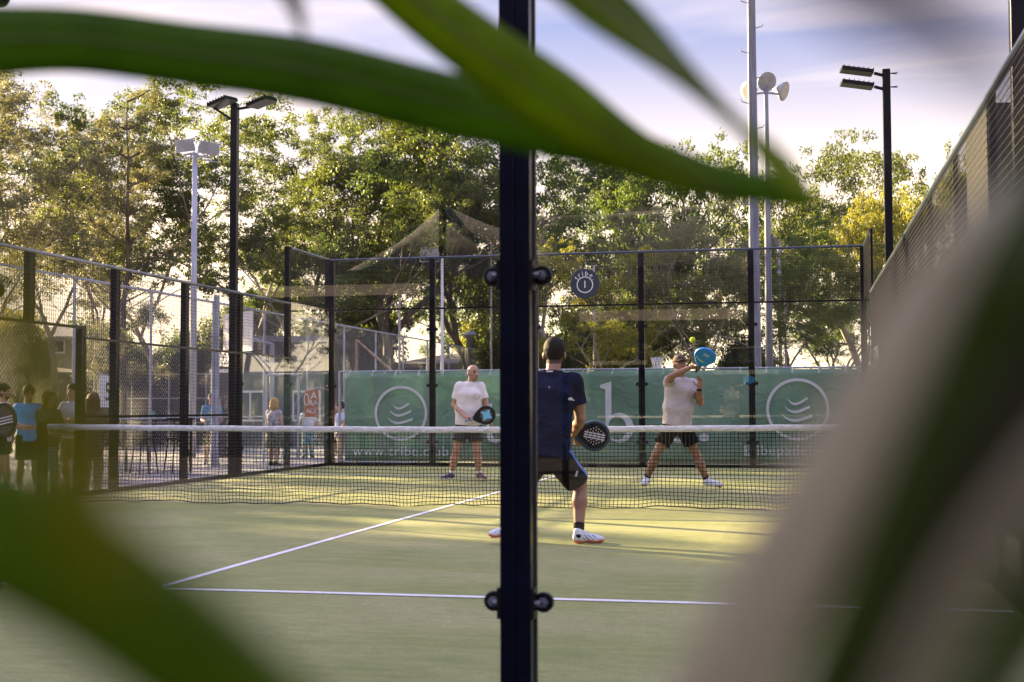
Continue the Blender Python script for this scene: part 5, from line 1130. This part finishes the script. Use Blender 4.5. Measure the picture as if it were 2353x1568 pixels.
# ---- spectators outside the left wall
def stander(label, px, py_top, D, face_deg, cl, skin='fair', hair=None, arms='down', H=None, beard=False, lean=0.0, h=.013, shades=False, zb=GZ):
    top = at(px, py_top, D); H = (top.z-zb)*1.0; s_ = H/1.78; base = Vector((top.x, top.y, zb)); a = R(face_deg)
    fw = npv(Matrix.Rotation(a, 3, 'Z') @ Vector(-JF)); rt_ = np.cross([0, 0, 1.], fw)      # rt_: the figure's left hand side
    def P(x, y, z): return npv(base)+rt_*x*s_+fw*y*s_+np.array([0, 0, z*s_])
    A = dict(down=(.25, .02, 1.12, .27, .08, .86), cross=(.24, .12, 1.14, .02, .26, 1.18), fwd=(.23, .10, 1.12, .20, .34, 1.10), hip=(.34, -.02, 1.16, .20, .06, 1.00), phone=(.22, .14, 1.13, .10, .34, 1.28))[arms]
    sx_ = dict(l=1, r=-1); J = dict(head=P(0, .03+lean*.6, 1.66), neck=P(0, lean*.4, 1.50), pel=P(0, 0, .97))
    for q, sg in (('l', 1), ('r', -1)):
        J['sh'+q] = P(sg*.17, lean*.3, 1.42); J['el'+q] = P(sg*A[0], A[1], A[2]); J['wr'+q] = P(sg*A[3] if arms != 'cross' else -sg*.07, A[4]+(.03 if sg > 0 else 0), A[5]+(.03 if sg > 0 and arms == 'cross' else 0))
        J['hip'+q] = P(sg*.09, 0, .92); J['kn'+q] = P(sg*.11, .03, .50); J['an'+q] = P(sg*.13, -.02+.05*sg, .09); J['toe'+q] = P(sg*.16, .16+.05*sg, .04)
    # keep the (left, right) sense used by person(): fwd is cross(spine, sh)*-1
    cl = dict(cl); cl['fwd_sign'] = 1
    T, G, info = person(label, base, J, cl, fw, skin, hair, h=h, beard=beard, face=True)
    if shades:
        f, up, rt, c = info['f'], info['up'], info['rt'], info['c']; m = MB()
        for sg in (-1, 1): m.tube([Vector(c+f*.108+rt*sg*.036+up*.006+rt*.022*math.cos(t_)+up*.017*math.sin(t_)) for t_ in np.linspace(0, 6.28, 9)], .004, 4); m.add([Vector(c+f*.110+rt*sg*.036+up*.004+rt*.024*math.cos(t_)+up*.018*math.sin(t_)) for t_ in np.linspace(0, 5.5, 8)], [tuple(range(8))])
        m.build('sunglasses', BLACK, T)
    return T, info
hD = lambda n_, c_: mat(n_, c_, .7, var=.4, vscale=50, spec=.15)
WS = mat('shirt_white', (.62, .62, .66), .8, var=.05); BS = mat('shirt_blue', (.03, .25, .52), .8, var=.1); GS = mat('shirt_grey', (.42, .45, .50), .8, var=.1); JEAN = mat('denim', (.17, .28, .33), .85, var=.25, vscale=20)
KHA = mat('khaki', (.26, .19, .10), .85, var=.1); FLO = mat('floral_cloth', (.10, .12, .20), .85, col2=(.55, .45, .45), vscale=30, lo=.45, hi=.55); OLV = mat('floral_skirt', (.03, .045, .04), .85, col2=(.22, .16, .09), vscale=22, lo=.48, hi=.56)
T1, i1 = stander('bearded man in white t shirt at the left edge, bat shaped bag on his back', 6, 884, 21, 90, dict(shirt=WS, shorts=BLK, shoes=BLACK, socks=BLK), 'fair', dict(m=hD('hair_black', (.012, .01, .01)), t=.012, cut=-.02), 'fwd', beard=True)
stander('man in blue t shirt and sunglasses beside the net post, hand in pocket', 66, 888, 21.6, 28, dict(shirt=BS, shorts=BLK, shorts_kw=dict(frac=.85), shoes=WHITE, socks=WHITE), 'tan', dict(m=MATS['hair_black'], t=.020, cut=-.02), 'down', shades=True)
stander('woman with long dark hair, dark top and blue jeans behind the net post', 112, 903, 20.5, 60, dict(shirt=mat('top_dark_green', (.04, .055, .035), .8), shirt_kw=dict(sleeve=.95), trousers=JEAN, shoes=BLACK), 'fair', dict(m=hD('hair_long_brown', (.10, .055, .025)), t=.014, long=.36, vol=.10), 'fwd')
stander('man in grey t shirt with folded arms partly behind the navy gate post', 168, 884, 22.4, -15, dict(shirt=GS, shorts=KHA, shorts_kw=dict(frac=.9), shoes=OS, socks=WHITE), 'fair', dict(m=MATS['hair_black'], t=.010, cut=-.02), 'cross')
stander('woman with long brown hair seen from behind, right of the navy gate post', 213, 908, 20.8, 175, dict(shirt=mat('top_brown', (.12, .07, .035), .8), shirt_kw=dict(sleeve=.95, hem=.25), trousers=KHA, shoes=BLACK), 'fair', dict(m=MATS['hair_long_brown'], t=.014, long=.45, vol=.11), 'fwd')
stander('person in blue t shirt and patterned shorts standing behind the thick fence post', 487, 905, 32, 15, dict(shirt=mat('shirt_petrol', (.035, .18, .34), .8), shorts=BLK, shorts_kw=dict(frac=.95), shoes=BLACK, socks=BLK), 'fair', dict(m=MATS['hair_black'], t=.01, cut=-.02), 'fwd', h=.015)
stander('blonde woman in floral top and skirt outside the court corner', 630, 918, 31.5, 150, dict(shirt=FLO, shirt_kw=dict(sleeve=.2), dress=OLV, shoes=BLACK), 'fair', dict(m=hD('hair_blonde', (.42, .25, .09)), t=.022, long=.13, vol=.09), 'down', h=.015)
stander('person in pale blue shirt half hidden by the court corner post', 783, 925, 30, -70, dict(shirt=mat('shirt_lilac', (.42, .45, .62), .8, var=.1), trousers=KHA, shoes=WHITE), 'fair', dict(m=MATS['hair_black'], t=.01, cut=-.02), 'hip', h=.015)
stander('person in blue and white standing under the orange poster', 708, 930, 37, 10, dict(shirt=WS, trousers=JEAN, shoes=BLACK), 'fair', dict(m=MATS['hair_blonde'], t=.012, cut=-.03), 'down', h=.016)
# racket shaped bag on the back of the bearded man
sc_ = at(13, 966, 20.75); T = thing('bat_bag', 'black bat shaped bag with white stripes and dots slung on the white shirted man', 'bag', sc_)
Mx = Matrix.Translation(sc_) @ (Matrix.Rotation(-YAW, 3, 'Z') @ Matrix.Rotation(R(-6), 3, 'Y') @ FACE_S).to_4x4()
ot = [(.165*math.cos(a_)*(1-.18*(max(0, -math.sin(a_)))**2), .27*math.sin(a_)) for a_ in np.linspace(0, 2*math.pi, 40)[:-1]]
o = shape_mesh('shell', [ot], MATS['bat_black'], T, Mx, .05); bv = o.modifiers.new('b', 'BEVEL'); bv.width = .02; bv.segments = 3; bv.limit_method = 'ANGLE'
m = MB()
for k in (-1, 0, 1):
    for q in range(6): m.box(Mx @ Vector((-.12+q*.046, k*.045-.02+q*.006, .053)), (.040, .022, .003), M=Mx.to_3x3())
m.build('stripes', WP, T)
m = MB()
for i in range(-5, 6):
    for j in range(-8, 9):
        x, y = i*.026+(j % 2)*.013, j*.027
        if (x/.13)**2+(y/.23)**2 < 1 and abs(y+.01) > .09: m.box(Mx @ Vector((x, y, .053)), (.010, .010, .003), M=Mx.to_3x3())
m.build('dots', mat('dot_cream', (.45, .42, .33), .6), T)

# ------------------------------------------------------------------ palm fronds close to the lens, on the camera side of the glass
def frondmat(name, c1, c2, tcol, tr, rough=.4):
    m = leaf_mat(name, c1, c2, tcol, tuple(min(1, v*1.5) for v in tcol), 9.0, tr); m.node_tree.nodes['Principled BSDF'].inputs['Roughness'].default_value = rough; return m
PALM = frondmat('palm_leaf', (.035, .065, .001), (.065, .100, .001), (.17, .30, .000), .65, .5)
PALM2 = frondmat('palm_leaf_bright', (.055, .080, .001), (.090, .115, .001), (.30, .40, .000), .7, .5)
PALMP = frondmat('palm_leaf_sky_glare', (.48, .44, .30), (.56, .51, .35), (.52, .47, .30), .4)  # sky glare on the lower right leaflets, put into their pale base colour
PALMO = frondmat('palm_leaf_pale_olive', (.27, .25, .15), (.36, .33, .20), (.34, .32, .15), .4)  # pale olive blades, lighter than the green ones
PALMK = frondmat('palm_leaf_deep', (.028, .055, .003), (.045, .075, .003), (.11, .16, .000), .45, .6)
PALMD = frondmat('palm_leaf_old_brown', (.030, .028, .012), (.05, .045, .02), (.05, .045, .01), .4)
def blade(T, pts, mt, fold=.16):
    """pts: (px, py, distance, width px) along the midrib"""
    n0 = len(pts); ts = np.linspace(0, n0-1, (n0-1)*8+1); A = np.array(pts, float)
    def cr(t_):
        i = min(int(t_), n0-2); u = t_-i; p0, p1, p2, p3 = A[max(i-1, 0)], A[i], A[i+1], A[min(i+2, n0-1)]
        return .5*((2*p1)+(-p0+p2)*u+(2*p0-5*p1+4*p2-p3)*u*u+(-p0+3*p1-3*p2+p3)*u**3)
    Q = [cr(t_) for t_ in ts]; C = [at(q[0], q[1], q[2]) for q in Q]; vs = []; fv = Vector(_f)
    for i, q in enumerate(Q):
        d = (C[min(i+1, len(C)-1)]-C[max(i-1, 0)]).normalized(); sd_ = d.cross(fv).normalized(); nn = sd_.cross(d).normalized(); w = max(.5, q[3])/F*q[2]/2
        for (a, z) in ((-1, fold), (-.5, fold*.35), (0, 0), (.5, fold*.35), (1, fold)): vs.append(C[i]+sd_*a*w+nn*z*w)
        for (a, z) in ((1, fold), (.5, fold*.35), (0, 0), (-.5, fold*.35), (-1, fold)): vs.append(C[i]+sd_*a*w*.99+nn*(z*w+.0005))
    fs = [(i*10+k, i*10+(k+1) % 10, (i+1)*10+(k+1) % 10, (i+1)*10+k) for i in range(len(C)-1) for k in range(10)]+[tuple(range(9, -1, -1)), tuple((len(C)-1)*10+k for k in range(10))]
    m = MB(); m.add(vs, fs); o = m.build('leaflet', mt, T, smooth=True)
    if pts[0][2] > .5:
        fv_ = Vector(_f); mr = MB(); mr.tube([c_-fv_*.0008 for c_ in C[:-3]], [max(.0003, .0016*(1-i/len(C))) for i in range(len(C)-3)], 6); mr.build('midrib', mat('leaf_rib', (.13, .16, .03), .5, trans=.3), T, smooth=True)
    return o
def stem(T, pts, mt=PALM):
    m = MB(); m.tube([at(*p[:3]) for p in pts], [p[3] for p in pts], 8); m.build('stem', mt, T, smooth=True)
T = thing('palm_frond', 'dark green palm frond hanging across the top of the view', 'palm frond', at(0, -500, .9))
blade(T, [(-420, 60, .98, 190), (-120, 92, .97, 172), (160, 90, .96, 150), (420, 122, .96, 148), (700, 160, .95, 154), (960, 222, .95, 152), (1200, 278, .94, 142), (1440, 346, .93, 108), (1640, 412, .92, 78), (1780, 440, .92, 58), (1892, 476, .92, 3)], PALM)
blade(T, [(740, -190, .88, 120), (948, -8, .88, 138), (1120, 124, .88, 150), (1280, 236, .89, 158), (1430, 335, .90, 120), (1590, 412, .91, 66), (1720, 452, .92, 4)], PALM2)
blade(T, [(1220, -120, .70, 110), (1368, -4, .68, 124), (1474, 82, .66, 98), (1564, 162, .63, 64), (1640, 232, .61, 40), (1712, 300, .60, 30), (1762, 348, .62, 60), (1812, 402, .66, 74), (1866, 456, .7, 24), (1884, 474, .7, 3)], PALM2)
blade(T, [(560, -160, .62, 80), (640, -60, .62, 60), (680, 20, .62, 36), (700, 100, .62, 8)], PALMO)
blade(T, [(1790, -150, .13, 120), (2000, -40, .13, 190), (2160, 45, .13, 170), (2300, 140, .13, 110), (2400, 215, .13, 20)], frondmat('palm_leaf_withered', (.030, .020, .028), (.045, .03, .04), (.03, .02, .03), .1, .8))
stem(T, [(-500, -300, .95, .012), (300, -420, .92, .011), (1200, -440, .8, .009), (1900, -420, .4, .006)])
T = thing('palm_frond', 'blurred green palm frond filling the lower left corner', 'palm frond', at(-400, 1700, .3))
blade(T, [(-640, 1000, .23, 300), (-280, 1110, .23, 320), (-20, 1225, .23, 330), (170, 1325, .23, 325), (335, 1440, .23, 310), (500, 1575, .23, 290), (740, 1800, .23, 260)], frondmat('palm_leaf_low', (.042, .072, .001), (.072, .102, .001), (.22, .32, .000), .6, .5))
blade(T, [(-90, 520, .15, 70), (20, 740, .15, 150), (110, 940, .15, 175), (190, 1130, .15, 160), (260, 1360, .15, 100)], frondmat('palm_leaf_olive', (.09, .09, .003), (.12, .115, .004), (.36, .36, .00), .7, .5))
stem(T, [(-700, 900, .28, .005), (-600, 1400, .28, .005), (-500, 2100, .28, .005)])
T = thing('palm_frond', 'blurred striped palm frond filling the lower right corner', 'palm frond', at(2900, 1700, .25))
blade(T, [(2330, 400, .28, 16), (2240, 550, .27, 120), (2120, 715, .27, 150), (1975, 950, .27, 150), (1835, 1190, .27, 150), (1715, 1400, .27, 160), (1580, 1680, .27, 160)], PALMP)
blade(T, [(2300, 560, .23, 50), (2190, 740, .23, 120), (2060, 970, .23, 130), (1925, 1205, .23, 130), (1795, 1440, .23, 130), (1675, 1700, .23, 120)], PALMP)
blade(T, [(2520, 290, .22, 130), (2370, 560, .20, 200), (2235, 850, .20, 190), (2100, 1140, .20, 175), (1980, 1420, .20, 165), (1860, 1720, .20, 155)], PALMK)
blade(T, [(2560, 640, .20, 190), (2400, 900, .20, 200), (2250, 1150, .20, 170), (2110, 1420, .20, 110), (1990, 1700, .20, 90)], PALMD)
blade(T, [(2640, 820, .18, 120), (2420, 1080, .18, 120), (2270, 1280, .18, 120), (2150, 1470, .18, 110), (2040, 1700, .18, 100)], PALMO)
blade(T, [(2700, 1050, .17, 190), (2480, 1290, .17, 190), (2330, 1480, .17, 180), (2200, 1720, .17, 170)], PALMK)
stem(T, [(2950, 300, .22, .004), (2900, 1100, .2, .004), (2700, 2000, .18, .004)])
print('objects', len(bpy.data.objects))
